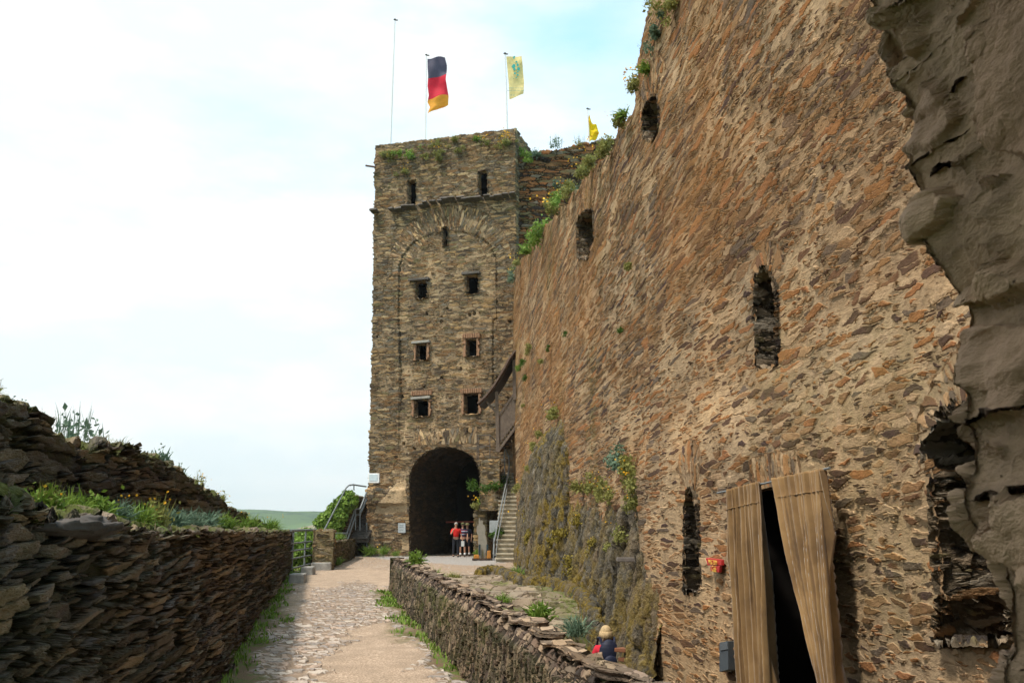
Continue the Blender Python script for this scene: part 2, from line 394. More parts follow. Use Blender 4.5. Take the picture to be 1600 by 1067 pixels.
# blind arch panel, set back a hand's width, with an open joint round it
pan = inpoly(S, Zt, ring_sz) & front
def seg_dist(x, y, pts, closed=False):
    d = np.full(x.shape, 1e9)
    for i in range(len(pts)-1+int(closed)):
        a = np.array(pts[i]); b = np.array(pts[(i+1) % len(pts)]); ab = b-a
        t = np.clip(((x-a[0])*ab[0]+(y-a[1])*ab[1])/(ab@ab), 0, 1)
        d = np.minimum(d, np.hypot(x-a[0]-t*ab[0], y-a[1]-t*ab[1]))
    return d
j1 = seg_dist(S, Zt, Tpoly([(626, 640), (624, 520), (622, 508), (623, 415), (628, 400), (640, 384), (650, 376)]))
j2 = seg_dist(S, Zt, Tpoly([(752, 372), (766, 384), (775, 405), (776, 497), (769, 500), (770, 600)]))
jj = np.minimum(j1, j2)+.05*fbm(S*6, Zt*6, 0, 2)
offm = offm-.07*pan-.13*(1-sstep(.01, .045, jj+.03*fbm(S*2, Zt*2, 0, 66)))*front
# bottom left: a projecting stone ledge
led = sstep(W0-2.4, W0-1.9, S)*sstep(2.6, 2.75, Zt)*(1-sstep(3.4, 3.6, Zt))*front
offm = offm+.22*led
# loose jagged string course zone and pock holes
for k in range(26):
    hx, hz = rng.uniform(.3, 8), rng.uniform(3.5, 14)
    offm = offm-.3*(np.hypot(S-hx, Zt-hz) < .07)*front
Xt, Yt = TP.xy(S, -cols_d[None, :]+offm*front)
Xs = Xt; Ys = Yt
# stone direction: radial over arches
sc_s = S.copy(); sc_z = Zt.copy()
def radial(sc_s, sc_z, S, Z, c, r0, r1, zmin, k=30.0, a0=-9, a1=9):
    dx, dz = S-c[0], Z-c[1]; r = np.hypot(dx, dz); th = np.arctan2(dx, dz)
    m = (r > r0) & (r < r1) & (Z > zmin) & (th > a0) & (th < a1)
    return np.where(m, r*1.0+k, sc_s), np.where(m, th*(r0+r1)/2, sc_z), m
ac = TP.sz(700, 420); rt = TP.sz(700, 360)[1]-ac[1]
sc_s, sc_z, m1 = radial(sc_s, sc_z, S, Zt, ac, rt*1.0, rt*1.0+1.45, ac[1]-.1)
gc = TP.sz(695, 745); rg = 1.65
dx, dz = S-gc[0], Zt-gc[1]
zz = TP.sz(695, 683)[1]
fl = (np.abs(S-gc[0]) < 1.75) & (Zt > TP.sz(695, 694)[1]) & (Zt < TP.sz(695, 668)[1]) & front
sc_s = np.where(fl, Zt*1.0+90+(S-gc[0])*.15, sc_s); sc_z = np.where(fl, S-(Zt-4)*.12*(S-gc[0]), sc_z)
for wk in ('w1', 'w2', 'w3', 'w4', 'w5', 'w6'): pass
# hole mask (faces)
fs = (S[1:, 1:]+S[:-1, :-1])/2; fz = (Zt[1:, 1:]+Zt[:-1, :-1])/2; fr = front[1:, 1:] & front[:-1, :-1]
hole = np.zeros_like(fr); jit = .06*fbm(fs*5, fz*9, 0, 31)
for k, p in T_open.items(): hole |= inpoly(fs+jit*.5, fz+jit*.5, Tpoly(p)) & fr
hole |= inpoly(fs+jit*2, fz+jit, Tpoly(gate_px)) & fr
# masks: render patch bottom left, rust lichen streaks
pp = inpoly(S+.25*fbm(S*2.2, Zt*2.2, 0, 8), Zt+.3*fbm(S*2, Zt*3, 4, 8), Tpoly([(585, 802), (588, 790), (606, 775), (618, 756), (635, 752), (636, 800)])) & front
pp2 = (inpoly(S+.2*fbm(S*2.2, Zt*2.2, 0, 8), Zt+.3*fbm(S*2, Zt*3, 4, 8), Tpoly([(577, 858), (578, 822), (585, 820), (586, 858)])) | inpoly(S+.2*fbm(S*2.2, Zt*2.2, 0, 8), Zt, Tpoly([(628, 858), (628, 838), (640, 838), (640, 860)]))) & front
rust = sstep(.12, .3, fbm(S*.9, Zt*3.0, 0, 44))*.8*sstep(W0-2.6, W0-1, S)*(1-sstep(2.9, 4.5, Zt))+.5*sstep(.15, .3, fbm(S*.8, Zt*1.5, 9, 41))
gl = sstep(.1, .3, fbm(S*1.2, Zt*2, 5, 77))*sstep(ztr-4.5, ztr-1, Zt)*.7
body = grid_obj('facade', Xs, Ys, Zt, M_tower, tower, (sc_s, -cols_d[None, :]+0*S, sc_z), (pp*1.6+pp2*1.2+.12*pan, gl, np.clip(rust, 0, .9)), hole, flip=True)
# roof deck and parapet back so the body is closed
def deck(name, pts, z, mat, parent, th=.3):
    m = MB(); m.prism([(p[0], p[1], 0) for p in pts], (0, 0, z-th), (0, 0, z)); return m.build(name, mat, parent)
dp = [TP.xy(s, -d) for s, d in ((.15, .15), (Wt-.15, .15), (Wt-.15, 7.9), (.15, 7.9))]
deck('roof_deck', dp, min(ztl, ztr)-.25, M_slabd, tower)
bk = MB(); bk.prism([(*TP.xy(s, -d), 0) for s, d in ((.05, 7.6), (W0-.05, 7.6), (W0-.05, 8.1), (.05, 8.1))], (0, 0, -1), (0, 0, min(ztl, ztr)-.6)); bk.build('rear_wall', M_slabd, tower)

def resample(poly, step, closed=True):
    out = []; n = len(poly)
    for i in range(n if closed else n-1):
        a = np.array(poly[i]); b = np.array(poly[(i+1) % n]); k = max(1, int(np.linalg.norm(b-a)/step))
        for j in range(k): out.append(a+(b-a)*j/k)
    if not closed: out.append(np.array(poly[-1]))
    return np.array(out)
def liner(name, plane, poly, depth, mat, parent, off0=.03, step=.05, taper=0.0, seed=0, rough=.03, mask=None, backing=True, shift=(0, 0)):
    P = resample(poly, step); P = np.vstack([P, P[:1]]); c = P.mean(0)
    dd = np.concatenate([np.arange(off0, -depth, -step), [-depth]])
    if backing: dd = np.concatenate([dd, [-depth-.001]])
    nr, ncl = len(dd), len(P)
    k = np.ones(nr)*1.0
    t = np.clip(-dd/depth, 0, 1)
    k = 1-taper*t
    if backing: k[-1] = .02
    A = c[0]+(P[:, 0]-c[0])[None]*k[:, None]+shift[0]*t[:, None]; Bz = c[1]+(P[:, 1]-c[1])[None]*k[:, None]+shift[1]*t[:, None]
    nn = fbm(A*3, Bz*6, dd[:, None]*3, seed)*rough*2; rad = np.hypot(A-c[0], Bz-c[1])+1e-6
    A = A+(A-c[0])/rad*nn*(k[:, None] > .1); Bz = Bz+(Bz-c[1])/rad*nn*(k[:, None] > .1)
    X, Y = plane.xy(A, dd[:, None]+0*A)
    m = None if mask is None else (mask[0]+0*A, mask[1]+0*A, mask[2]+0*A)
    axx, axy = plane.xy(c[0], -depth/2)
    return grid_obj(name, X, Y, Bz, mat, parent, (A, dd[:, None]+0*A, Bz), m, inward=(axx, axy, c[1]))
lint = {'w1': (639, 671, 434, 440), 'w2': (722, 750, 424, 431), 'w3': (644, 672, 532, 538), 'w4': None, 'w5': (643, 673, 619, 625), 'w6': None}
brk = ('w3', 'w4', 'w5', 'w6', 'w1', 'w2')
for k, p in T_open.items():
    pl = Tpoly(p); nm = 'arrow_slit' if k.startswith('slit') else 'window'
    lw = liner(nm, TP, pl, .5, M_tower, tower, off0=.06, rough=.01, step=.08, backing=False)
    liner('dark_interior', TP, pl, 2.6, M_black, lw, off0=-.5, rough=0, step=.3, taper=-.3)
    if nm == 'window':
        # near-black lining above puts the unlit depth into its colour
        s0, s1 = pl[1][0], pl[0][0]; z0, z1 = pl[2][1], pl[0][1]
        if lint[k]:
            a, b, t, bt = lint[k]; A = TP.sz(a, (t+bt)/2+1); B = TP.sz(b, (t+bt)/2-1.5)
            m = MB(); m.beam(TP.P(A[0], A[1], -.02), TP.P(B[0], B[1], -.02), .34, .13); m.build('lintel', M_slabd if k in ('w1', 'w2') else M_slab, lw, .02)
        m = MB(); rb = random.Random(k)
        if lint[k] is None or k == 'w5':            # soldier course of bricks above the window
            x = s0-.15; 
            while x < s1+.15:
                zt = z1+.16+(.2 if lint[k] else 0)
                m.box(TP.P(x, zt, .015+rb.uniform(-.01, .02)), (.075, .16, .24), math.atan2(TP.u[1], TP.u[0])); x += .10
            m.build('brick_arch', M_brick, lw, .01); m = MB()
        if k in ('w3', 'w4', 'w5', 'w6'):
            for sx_, sg_ in ((s0, -1), (s1, 1)):     # toothed strip of bricks bonded into the slate
                pts = [(sx_, z0)]; zc = z0
                while zc < z1-.02: e_ = rb.uniform(.05, .17); pts += [(sx_+sg_*e_, zc), (sx_+sg_*e_, zc+.09)]; zc += .10
                pts.append((sx_, z1)); m = MB(); P3 = [tuple(TP.P(a_, b_, 0)) for a_, b_ in pts]
                m.prism(P3, tuple(TP.P(0, 0, -.1)-TP.P(0, 0, 0)), tuple(TP.P(0, 0, .045)-TP.P(0, 0, 0))); m.build('brick_jamb', M_brick, lw)
gsz = Tpoly(gate_px)
M_tun = stone_mat('shade-darkened passage stone', .6, .13, [DRK, (.07,.05,.035), (.05,.04,.03), (.10,.07,.045)], (.09,.065,.04), disp=.09, patch=(.3,))  # stone colours darkened to stand in for shade inside the passage
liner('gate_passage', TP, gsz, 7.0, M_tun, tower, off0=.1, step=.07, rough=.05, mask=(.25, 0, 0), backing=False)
m = MB(); a = TP.P(gsz[0][0]+.4, -.2, -6.9); 
m.prism([(*TP.xy(s, -6.9), z) for s, z in ((gsz[0][0]+.6, -.3), (gsz[-1][0]-.6, -.3), (gsz[-1][0]-.6, 6.2), (gsz[0][0]+.6, 6.2))], (0, 0, 0), (0, .2, 0)); gt = m.build('passage_shade_panel', M_black, tower)  # near-black end panel: the passage's darkness is put into its colour
m = MB(); m.beam(TP.P(gsz[0][0]-.3, TP.sz(700, 815)[1], -4.2), TP.P(gsz[-1][0]-.3, TP.sz(745, 813)[1], -4.2), .08, .09); m.build('barrier_beam', plain('red brown rail', (.22, .05, .03)), tower)
# ragged string course
sc_pts = [(586, 331), (600, 330), (620, 328), (640, 326), (655, 325), (668, 324), (680, 323), (700, 321), (720, 318), (740, 315), (757, 311), (775, 308), (800, 305)]
rb = random.Random(5)
for i in range(22):
    t = i/21; px = 587+t*215+rb.uniform(-3, 3); py = 331-26*t+4*math.sin(t*9)*0.6+rb.uniform(-1, 1)
    if i in (1, 2): continue
    q = TP.sz(px, py); wd = rb.uniform(.28, .5)
    m = MB(); m.box(TP.P(q[0], q[1], .2), (wd, .46+rb.uniform(0, .2), .09+rb.uniform(0, .05)), math.atan2(TP.u[1], TP.u[0])+rb.uniform(-.1, .1), .85, rb.uniform(.05, .3))
    m.build('string_course_stone', M_slabd, tower, .02)
m = MB(); q = TP.sz(575, 262); q2 = TP.sz(590, 263); m.tube([TP.P(q[0], q[1], .3), TP.P(q2[0], q2[1]-.02, .2)], .06); m.build('water_spout', plain('rusty pipe', (.12, .07, .05)), tower)

# curtain wall joined behind the tower's right shoulder
CP = Plane(TP.xy(-.02, -.7), (.96, -.06))
ctop = [(817, 246), (840, 240), (865, 235), (900, 228), (925, 224), (950, 219), (975, 215)]
cts = [tuple(CP.sz(*p)) for p in ctop]
ss = np.linspace(-.3, 7.5, 330)[None, :]; top = interp(ss, cts)+.25*fbm(ss*1.5, 0, 0, 4)+.12*fbm(ss*8, 0, 0, 5)
curtain = thing('curtain_wall', CP.P(3, 0, -1), 'ruined rust-brown slate wall joining the tower to the high castle wall, weeds on its top', 'wall')
def cs_wall(name, plane, ss, rows, mat, parent, masks=None, hole=None, sc=None, flip=False):
    """rows: list of (off array, z array) down one face, across the top, down the other"""
    off = np.vstack([np.broadcast_to(r[0], ss.shape) for r in rows]); Z = np.vstack([np.broadcast_to(r[1], ss.shape) for r in rows])
    S = np.broadcast_to(ss, off.shape); X, Y = plane.xy(S, off)
    return grid_obj(name, X, Y, Z, mat, parent, (S, off, Z) if sc is None else sc, masks, hole, flip=flip)
rows = [(.1*fbm(ss*.5, 12+v*8, 0, 6), 10+v*(top-10)) for v in np.linspace(0, 1, 330)]+[(-d, top+.15*fbm(ss*3, d*3, 0, 8)) for d in np.linspace(.05, 1.3, 14)]+[(-1.35, 4+v*(top-4)) for v in np.linspace(1, 0, 12)]
cs_wall('masonry', CP, ss, rows, M_back, curtain)

# ================================================================== HIGH CASTLE WALL (right)
RP = Plane((3.0, 0), (-.066, 1))
s_near, s_far = 3.9, 46.5
ncol = 1150; ssr = (1/np.linspace(1/s_near, 1/s_far, ncol))[None, :]
top_px = [(801, 418), (812, 402), (822, 388), (835, 372), (848, 352), (862, 336), (878, 318), (890, 300), (905, 282), (922, 262), (940, 238), (952, 219), (965, 200), (978, 184), (984, 165), (986, 140), (996, 105), (1003, 70), (1010, 35), (1020, 2), (1032, -60), (1060, -260)]
tp = [tuple(RP.sz(*p)) for p in top_px]
sA = np.array([p[0] for p in tp]); zA = np.array([p[1] for p in tp])
o_ = np.argsort(sA); topr = np.interp(ssr, sA[o_], zA[o_]); print('right wall top', list(zip(sA.round(1), zA.round(1))))
topr = topr+.15*fbm(ssr*1.4, 0, 0, 12)*2+.05*fbm(ssr*5, 0, 0, 13)*2
ZP_ = RP.sz(1000, 735)[1]; SP_ = RP.sz(1001, 900)[0]
def wall_off(S, Z):
    o = .16*fbm(S*.45, Z*.5, 0, 21, 3)+.07*fbm(S*1.3, Z*1.6, 0, 22, 3)
    zp = ZP_; sp_ = SP_
    o = o+.16*(1-sstep(zp-.25, zp+.9, Z))*(1-sstep(sp_-.03, sp_+.03, S+.10*fbm(Z*1.5, 2, 0, 3)))
    # upright ridge where the two building phases meet
    o = o-.10*sstep(13.6, 13.9, S)
    return o
RP.rel = wall_off
def Rpoly(pts): return [tuple(RP.sz(*p)) for p in pts]
R_open = {
 'arched_window': [(1181, 575), (1180, 500), (1179, 452), (1184, 432), (1194, 420), (1203, 424), (1210, 440), (1215, 462), (1215, 500), (1214, 570), (1200, 576)],
 'niche_small': [(1070, 925), (1070, 850), (1070, 790), (1074, 772), (1080, 763), (1087, 772), (1092, 788), (1093, 850), (1096, 915), (1085, 926)],
 'niche_large': [(1470, 1005), (1474, 930), (1466, 850), (1463, 790), (1455, 740), (1441, 700), (1458, 672), (1475, 648), (1500, 628), (1530, 625), (1560, 650), (1578, 700), (1580, 800), (1580, 1000)],
 'window_high': [(1005, 218), (1002, 205), (1004, 178), (1010, 160), (1019, 150), (1027, 150), (1029, 170), (1029, 200), (1024, 215), (1014, 220)],
 'window_far': [(904, 402), (903, 350), (908, 336), (917, 327), (926, 327), (928, 340), (928, 372), (922, 385), (920, 405)],
 'doorway': [(1176, 1150), (1176, 1000), (1172, 850), (1176, 772), (1200, 765), (1232, 755), (1262, 748), (1291, 738), (1294, 850), (1302, 1000), (1308, 1150)],
}
castle = thing('castle_wall', RP.P(15, -2, -1), 'high warm-brown rubble castle wall with weathered arched windows, filling the right side', 'wall')
nrw = 900
vr = np.linspace(0, 1, nrw)[:, None]; Zr = -2.6+vr*(topr+2.6); Sr = np.broadcast_to(ssr, Zr.shape).copy()
offr = wall_off(Sr, Zr)
dj = np.full(Sr.shape, 9.0)
rem = lambda s: 6.5*np.log(s)          # longer slabs were laid in the far half
scs, scz = rem(Sr), Zr+.02*Sr
def vous(scs, scz, Sx, Zx, px_c, r0, r1, a0, a1, k):
    c = RP.sz(*px_c); dx, dz = Sx-c[0], Zx-c[1]; r = np.hypot(dx, dz); th = np.arctan2(dx, dz)
    m = (r > r0) & (r < r1+.05*fbm(th*9, 0, 0, 5)) & (th > a0) & (th < a1)
    return np.where(m, r*.8+k, scs), np.where(m, th*(r0*.6+r1*.4), scz)
scs, scz = vous(scs, scz, Sr, Zr, (1197, 445), .05, .42, -1.3, 1.3, 60)
scs, scz = vous(scs, scz, Sr, Zr, (1082, 785), .05, .75, -.9, .9, 70)
scs, scz = vous(scs, scz, Sr, Zr, (1520, 700), .22, .62, -.1, 1.7, 80)
scs, scz = vous(scs, scz, Sr, Zr, (917, 348), .3, 1.3, -1.3, 1.3, 85)
scs, scz = vous(scs, scz, Sr, Zr, (1018, 178), .15, .9, -1.3, 1.3, 95)
dl = Rpoly([(1170, 770), (1172, 715), (1245, 700), (1250, 752)]); mm = inpoly(Sr, Zr, dl)
scs = np.where(mm, Zr+40, scs); scz = np.where(mm, Sr, scz)
fs = (Sr[1:, 1:]+Sr[:-1, :-1])/2; fz = (Zr[1:, 1:]+Zr[:-1, :-1])/2; hole = np.zeros_like(fs, bool)
jit = fbm(fs*4, fz*14, 0, 31)
for k, p in R_open.items():
    hole |= inpoly(fs+jit*.05, fz+jit*.03, Rpoly(p))
pale = sstep(-.12, .16, fbm(Sr*.35, Zr*.35, 3, 51))*(1-sstep(2.6, 5.2, Zr))*(1-sstep(13, 20, Sr))
pale = np.maximum(pale, .8*(1-sstep(.5, 1.6, np.hypot((Sr-RP.sz(1090, 620)[0])*.5, Zr-RP.sz(1090, 620)[1]))))
grn = .22*sstep(.05, .3, fbm(Sr*.5, Zr*.8, 7, 61))*(1-sstep(3, 6, Zr))+.35*sstep(14, 20, Sr)*sstep(.05, .25, fbm(Sr*.5, Zr*.4, 7, 62))
rst = .6*sstep(-.12, .18, fbm(Sr*.4, Zr*.4, 1, 71))*sstep(2.6, 4.4, Zr)
rows_n = 16
Zt_ = np.vstack([topr+.12*fbm(ssr*3, d*3, 0, 8) for d in np.linspace(.06, 1.6, rows_n)]); Ot_ = np.vstack([np.full(ssr.shape, -d) for d in np.linspace(.06, 1.6, rows_n)])+offr[-1:, :]*.8
Zb_ = np.vstack([-2.6+v*(topr+2.6) for v in np.linspace(1, 0, 14)]); Ob_ = np.full(Zb_.shape, -1.7)
ZZ = np.vstack([Zr, Zt_, Zb_]); OO = np.vstack([offr, Ot_, Ob_]); SS = np.broadcast_to(ssr, ZZ.shape)
X, Y = RP.xy(SS, OO)
pad = lambda a, v=0.0: np.vstack([a, np.full((ZZ.shape[0]-a.shape[0], a.shape[1]), v)])
hp = np.vstack([hole, np.zeros((ZZ.shape[0]-1-hole.shape[0], hole.shape[1]), bool)])
sc3 = (np.vstack([scs, rem(SS[nrw:])]), OO, np.vstack([scz, ZZ[nrw:]]))
grid_obj('masonry', X, Y, ZZ, M_wall, castle, sc3, (pad(pale*.27), pad(grn, .4), pad(rst)), hp)
M_reveal = stone_mat('reveal stone', .3, .07, [GRY, OLV, BRN, GRY, DRK, (.26, .2, .14)], (.26, .2, .13), disp=.07, mortar_base=.03, patch=(.2,), stain=(.2, .13, .06), stain_amt=.3, dark=(.03, .025, .02), dark_amt=.8)
def off_of(poly): c = np.mean(poly, 0); return float(wall_off(np.array(c[0]), np.array(c[1])))
for k, (nm, dep, tp_, st) in {'arched_window': ('window', 1.3, .0, .018), 'niche_small': ('window', 1.2, .0, .02), 'niche_large': ('window', 1.4, .0, .015), 'window_high': ('window', 1.2, .1, .03), 'window_far': ('window', 1.2, 0, .04), 'doorway': ('doorway', 4.0, 0, .04)}.items():
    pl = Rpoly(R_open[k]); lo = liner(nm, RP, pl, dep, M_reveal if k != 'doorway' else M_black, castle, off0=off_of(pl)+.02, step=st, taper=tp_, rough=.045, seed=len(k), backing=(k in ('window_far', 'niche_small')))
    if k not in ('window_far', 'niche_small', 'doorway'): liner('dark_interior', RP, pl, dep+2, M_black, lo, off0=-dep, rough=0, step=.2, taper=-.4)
    if k != 'doorway': tag(lo, {'arched_window': 'tall narrow arched window high above the curtains', 'niche_small': 'narrow arched slit left of the curtains', 'niche_large': 'large dark arched window beside the foreground rock', 'window_high': 'small window near the broken top of the wall', 'window_far': 'arched blocked window toward the tower'}[k])
# rock that the far part of the wall stands on
rk_top = [(803, 790), (812, 745), (822, 712), (835, 690), (850, 668), (868, 650), (884, 640), (889, 642), (890.5, 765), (905, 772), (925, 768), (945, 772), (960, 748), (972, 728), (985, 735), (1000, 765), (1006, 800)]
rt_ = [tuple(RP.sz(*p)) for p in rk_top]
sk = (1/np.linspace(1/12.6, 1/40, 420))[None, :]
sB = np.array([p[0] for p in rt_]); zB = np.array([p[1] for p in rt_]); o2 = np.argsort(sB); rtop = np.interp(sk, sB[o2], zB[o2])+.12*fbm(sk*2.5, 0, 0, 4)
vk = np.linspace(0, 1, 420)[:, None]; Zk = -2.6+vk*(rtop+.35+2.6); Sk = np.broadcast_to(sk, Zk.shape)
hgt = rtop-Zk
foot = np.interp(sk, [12.5, 14, 16, 20, 26, 34, 40], [.2, .2, .22, .25, .35, .45, .35])
ridge = np.abs(fbm(Sk*1.1+Zk*.35, Zk*.22, 0, 14))*2
ok = -.25+(foot+.3)*np.clip(hgt/np.maximum(rtop+.2, .5), -.3, 1.5)**.75*np.sign(np.clip(hgt, .0, 9))+.0
ok = np.where(hgt < 0, -.30+hgt*.5, ok)
ok = ok+.45*(ridge-.25)*np.clip(hgt, 0, .8)+.16*fbm(Sk*2.4, Zk*1.2, 0, 15)*np.clip(hgt*2, 0, 1)
ok = ok+.28*sstep(3.0, 1.0, np.abs(Sk-RP.sz(860, 800)[0])/2)*np.clip(hgt, 0, 1)
def rock_mat():
    N = NT('slate bedrock'); rest = N.n('ShaderNodeAttribute', attribute_name='rest').outputs['Vector']
    mk = N.sep(N.n('ShaderNodeAttribute', attribute_name='mask').outputs['Vector'])
    q = N.vm('MULTIPLY', rest, (1.0, 1, .35)); w_ = N.noise(q, 1.6, 4, .6)
    q2 = N.vm('ADD', q, N.vm('SCALE', N.vm('SUBTRACT', w_.outputs['Color'], (.5, .5, .5)), scale=.9))
    V = N.vor(q2, 2.6, 'DISTANCE_TO_EDGE'); f = N.noise(N.vm('MULTIPLY', rest, (1, 1, .5)), 5, 7, .7); g = N.noise(rest, 17, 5, .7)
    c = N.ramp(f.outputs[0], [(.25, (.025, .022, .018)), (.45, (.085, .075, .058)), (.6, (.16, .14, .11)), (.75, (.33, .29, .235))])
    c = N.mix(N.mr(N.noise(rest, .9, 4).outputs[0], .45, .65), c, N.mix(.5, c, (.22, .15, .08)))
    c = N.mix(N.mr(V.outputs[0], .0, .09, .8, 0), c, (.03, .027, .022))
    ms = N.math('MULTIPLY', mk[1], N.mr(N.noise(rest, 2.6, 6, .72).outputs[0], .42, .58), clamp=True)
    mc = N.ramp(g.outputs[0], [(.3, (.055, .05, .012)), (.5, (.19, .13, .025)), (.7, (.30, .22, .05))]); c = N.mix(ms, c, mc)
    h = N.math('ADD', N.math('MULTIPLY', f.outputs[0], .9), N.math('MULTIPLY', N.mr(V.outputs[0], 0, .2), .35)); h = N.math('ADD', h, N.math('MULTIPLY', g.outputs[0], .3))
    D = N.n('ShaderNodeDisplacement'); D.inputs['Midlevel'].default_value = .8; D.inputs['Scale'].default_value = .22; N.l(h, D.inputs['Height']); N.l(D.outputs[0], N.o.inputs['Displacement'])
    m = N.done(c, .9, .2); m.displacement_method = 'BOTH'; return m
M_rock = rock_mat()
X, Y = RP.xy(Sk, ok)
mossk = np.clip(.22+.9*sstep(-.1, .2, fbm(Sk*.35, Zk*.5, 2, 33))*sstep(15, 24, Sk)+.5*sstep(1.2, .2, Zk)+.5*sstep(.9, 0, hgt), 0, 1.2)
rock = grid_obj('rock_outcrop', X, Y, Zk, M_rock, None, (Sk, ok, Zk), (None, mossk, None))
tag(rock, 'bulging grey bedrock with yellow moss under the far half of the castle wall', 'rock')

# ================================================================== LEFT WALL
g1, g2 = on_z(330, 1067, 0), on_z(452, 893, 0)
LP = Plane(g1[:2], g2[:2]-g1[:2])
Lend = LP.sz(452, 893)[0]; print('left wall', LP.p, LP.u, Lend)
sl0 = LP.sz(0, 1067)[0]-1.6
d_of = lambda s: LP.p[1]+LP.u[1]*s
ssl = np.linspace(0, 1, 900)[None, :]; dl0 = d_of(sl0); dl1 = d_of(Lend)
dd_ = 1/(1/dl0+(1/dl1-1/dl0)*ssl); ssl = (dd_-LP.p[1])/LP.u[1]
LB = Plane(LP.xy(0, -.55), LP.u)
ut = [tuple(LB.sz(*p)) for p in [(-160, 612), (0, 610), (30, 618), (60, 632), (95, 655), (120, 680), (160, 696), (200, 703), (250, 712), (285, 735), (305, 752), (335, 768), (365, 792), (390, 808), (420, 818), (435, 826)]]
utop = interp(ssl, ut)+.16*fbm(ssl*2.2, 0, 0, 3)+.12*fbm(ssl*9, 0, 0, 4)
print('upper', [(round(a, 1), round(b, 2)) for a, b in ut])
ledz = np.interp(d_of(ssl), [2.5, 4, 9, 23, 31], [1.7, 1.62, 1.53, 1.45, 1.42])+.06*fbm(ssl*1.3, 0, 0, 2)+.05*fbm(ssl*7, 0, 0, 9)
noled = 1-sstep(3.35, 3.75, d_of(ssl))
utop = np.maximum(utop, ledz+.06)
SL = ssl
def loff(s, z): return .10*fbm(s*.8, z*1.2, 0, 5, 3)*2+.06*fbm(s*2.5, z*4, 0, 6, 3)
groove = lambda s, z: -.14*np.exp(-((d_of(s)-3.45-.03*np.sin(z*5))/.035)**2)
rowsL = []
for v in np.linspace(0, 1, 430): z = -.3+v*(ledz+.3); rowsL.append((loff(ssl, z)+groove(ssl, z)+.06*(1-v), z))
for v in np.linspace(.04, 1, 30): rowsL.append((-v*.5*(1-noled)-.08*v*noled+loff(ssl, ledz)*(1-v)+.0, ledz+.05*v+.07*fbm(ssl*4, v*3, 0, 8)))
for v in np.linspace(.02, 1, 230): z = ledz+.05+v*(utop-ledz-.05); rowsL.append((-.5*(1-noled)-.08*noled-.10*v+.35*loff(ssl*1.3+40, z), z))
for v in np.linspace(.05, 1, 20): rowsL.append((-.60*(1-noled)-.2*noled-.75*v, utop+.05*fbm(ssl*5, v*4, 0, 8)-.05*v))
for v in np.linspace(1, 0, 14): rowsL.append((-1.4, -1.5+v*(utop+1.4)))
nR = len(rowsL); mossL = np.zeros((nR, 900)); dL = d_of(ssl)
mossL[:430] = .25+.6*sstep(14, 26, dL)*sstep(-.05, .2, fbm(ssl*.7, np.linspace(0, 2, 430)[:, None]*2, 0, 4)); mossL[430:470] = 1.1; mossL[680:700] = .9; mossL[470:680] = .25*sstep(.5, 1, np.linspace(0, 1, 210)[:, None])+.2
rstL = np.zeros((nR, 900)); rstL[:430] = .2*sstep(0, .2, fbm(ssl*.6, np.linspace(0, 1, 430)[:, None]*2, 0, 14))+.25*(1-sstep(0, .6, np.linspace(0, 1, 430)[:, None]))
covL = np.zeros((nR, 900)); covL[:430] = .25*sstep(16, 24, dL)
lw = thing('boundary_wall', LP.P(6, 0, -.4), 'dark rough slate wall with grassy ledge and ragged top along the left of the path', 'wall')
offL = np.vstack([np.broadcast_to(r[0], ssl.shape) for r in rowsL]); ZL = np.vstack([np.broadcast_to(r[1], ssl.shape) for r in rowsL])
remL = lambda s: 2.6*np.log(d_of(s))
cs_wall('masonry', LP, ssl, rowsL, M_left, lw, (covL, mossL, rstL), sc=(remL(ssl)+0*ZL, offL, ZL+.05*fbm(ssl*1.5, ZL*.5, 0, 77)))
# far end of the wall
zz_ = np.linspace(0, 1, 60)[:, None]; oo_ = np.linspace(0, 1, 50)[None, :]
zt_ = interp(Lend, ut); zend = 1.42
Zc = -.3+zz_*(zend+.32+.05*fbm(oo_*6, 0, 0, 3)); Oc = .05-1.45*oo_+0*Zc; Xc, Yc = LP.xy(Lend+.0*Zc, Oc); grid_obj('end_face', Xc, Yc, Zc, M_left, lw, (Oc, Lend+0*Zc, Zc), (None, .3+0*Zc, None), flip=True)
# big dark overhanging stone
bs = LP.sz(105, 818); m = MB(); m.ball(LP.P(bs[0], bs[1]-.02, -.02), 1, 48, .19, .40, .05); bo = m.build('capstone', M_slabd, lw, smooth=True)
for v_ in bo.data.vertices:
    n_ = float(fbm(v_.co.x*6, v_.co.y*6, v_.co.z*60, 3, 5))*.09; v_.co.z += n_*.8; v_.co.x += n_; v_.co.y += n_

# ================================================================== LOW WALL between path and lower court
LWp = Plane(on_z(612, 925, 0)[:2], on_z(740, 1067, 0)[:2]-on_z(612, 925, 0)[:2])
lw_len = LWp.sz(740, 1067)[0]+5.5
slw = np.linspace(0, 1, 700)[None, :]; dA, dB = LWp.p[1], LWp.p[1]+LWp.u[1]*lw_len
dlw = 1/(1/dA+(1/dB-1/dA)*slw); slw = (dlw-LWp.p[1])/LWp.u[1]; print('low wall', dA, dB, LWp.n)
hz = .765-.04*sstep(10, 6, dlw)+.05*fbm(slw*.9, 0, 0, 3)+.04*fbm(slw*6, 0, 0, 3); 
TH = .24
def lo2(s, z): return .07*fbm(s*1.2, z*2, 0, 7)+.04*fbm(s*4, z*6, 0, 8)
rowsW = [(lo2(slw, -.3+v*(hz+.3))+.10*(1-v), -.3+v*(hz+.3)) for v in np.linspace(0, .9, 220)]
rowsW += [(-.02-.05*math.sin(a)+lo2(slw, hz*.9)*(1-v)*.8, hz*.9+.0+.10*hz*math.sin(a)) for v, a in [(t, t*math.pi/2) for t in np.linspace(.05, 1, 18)]]
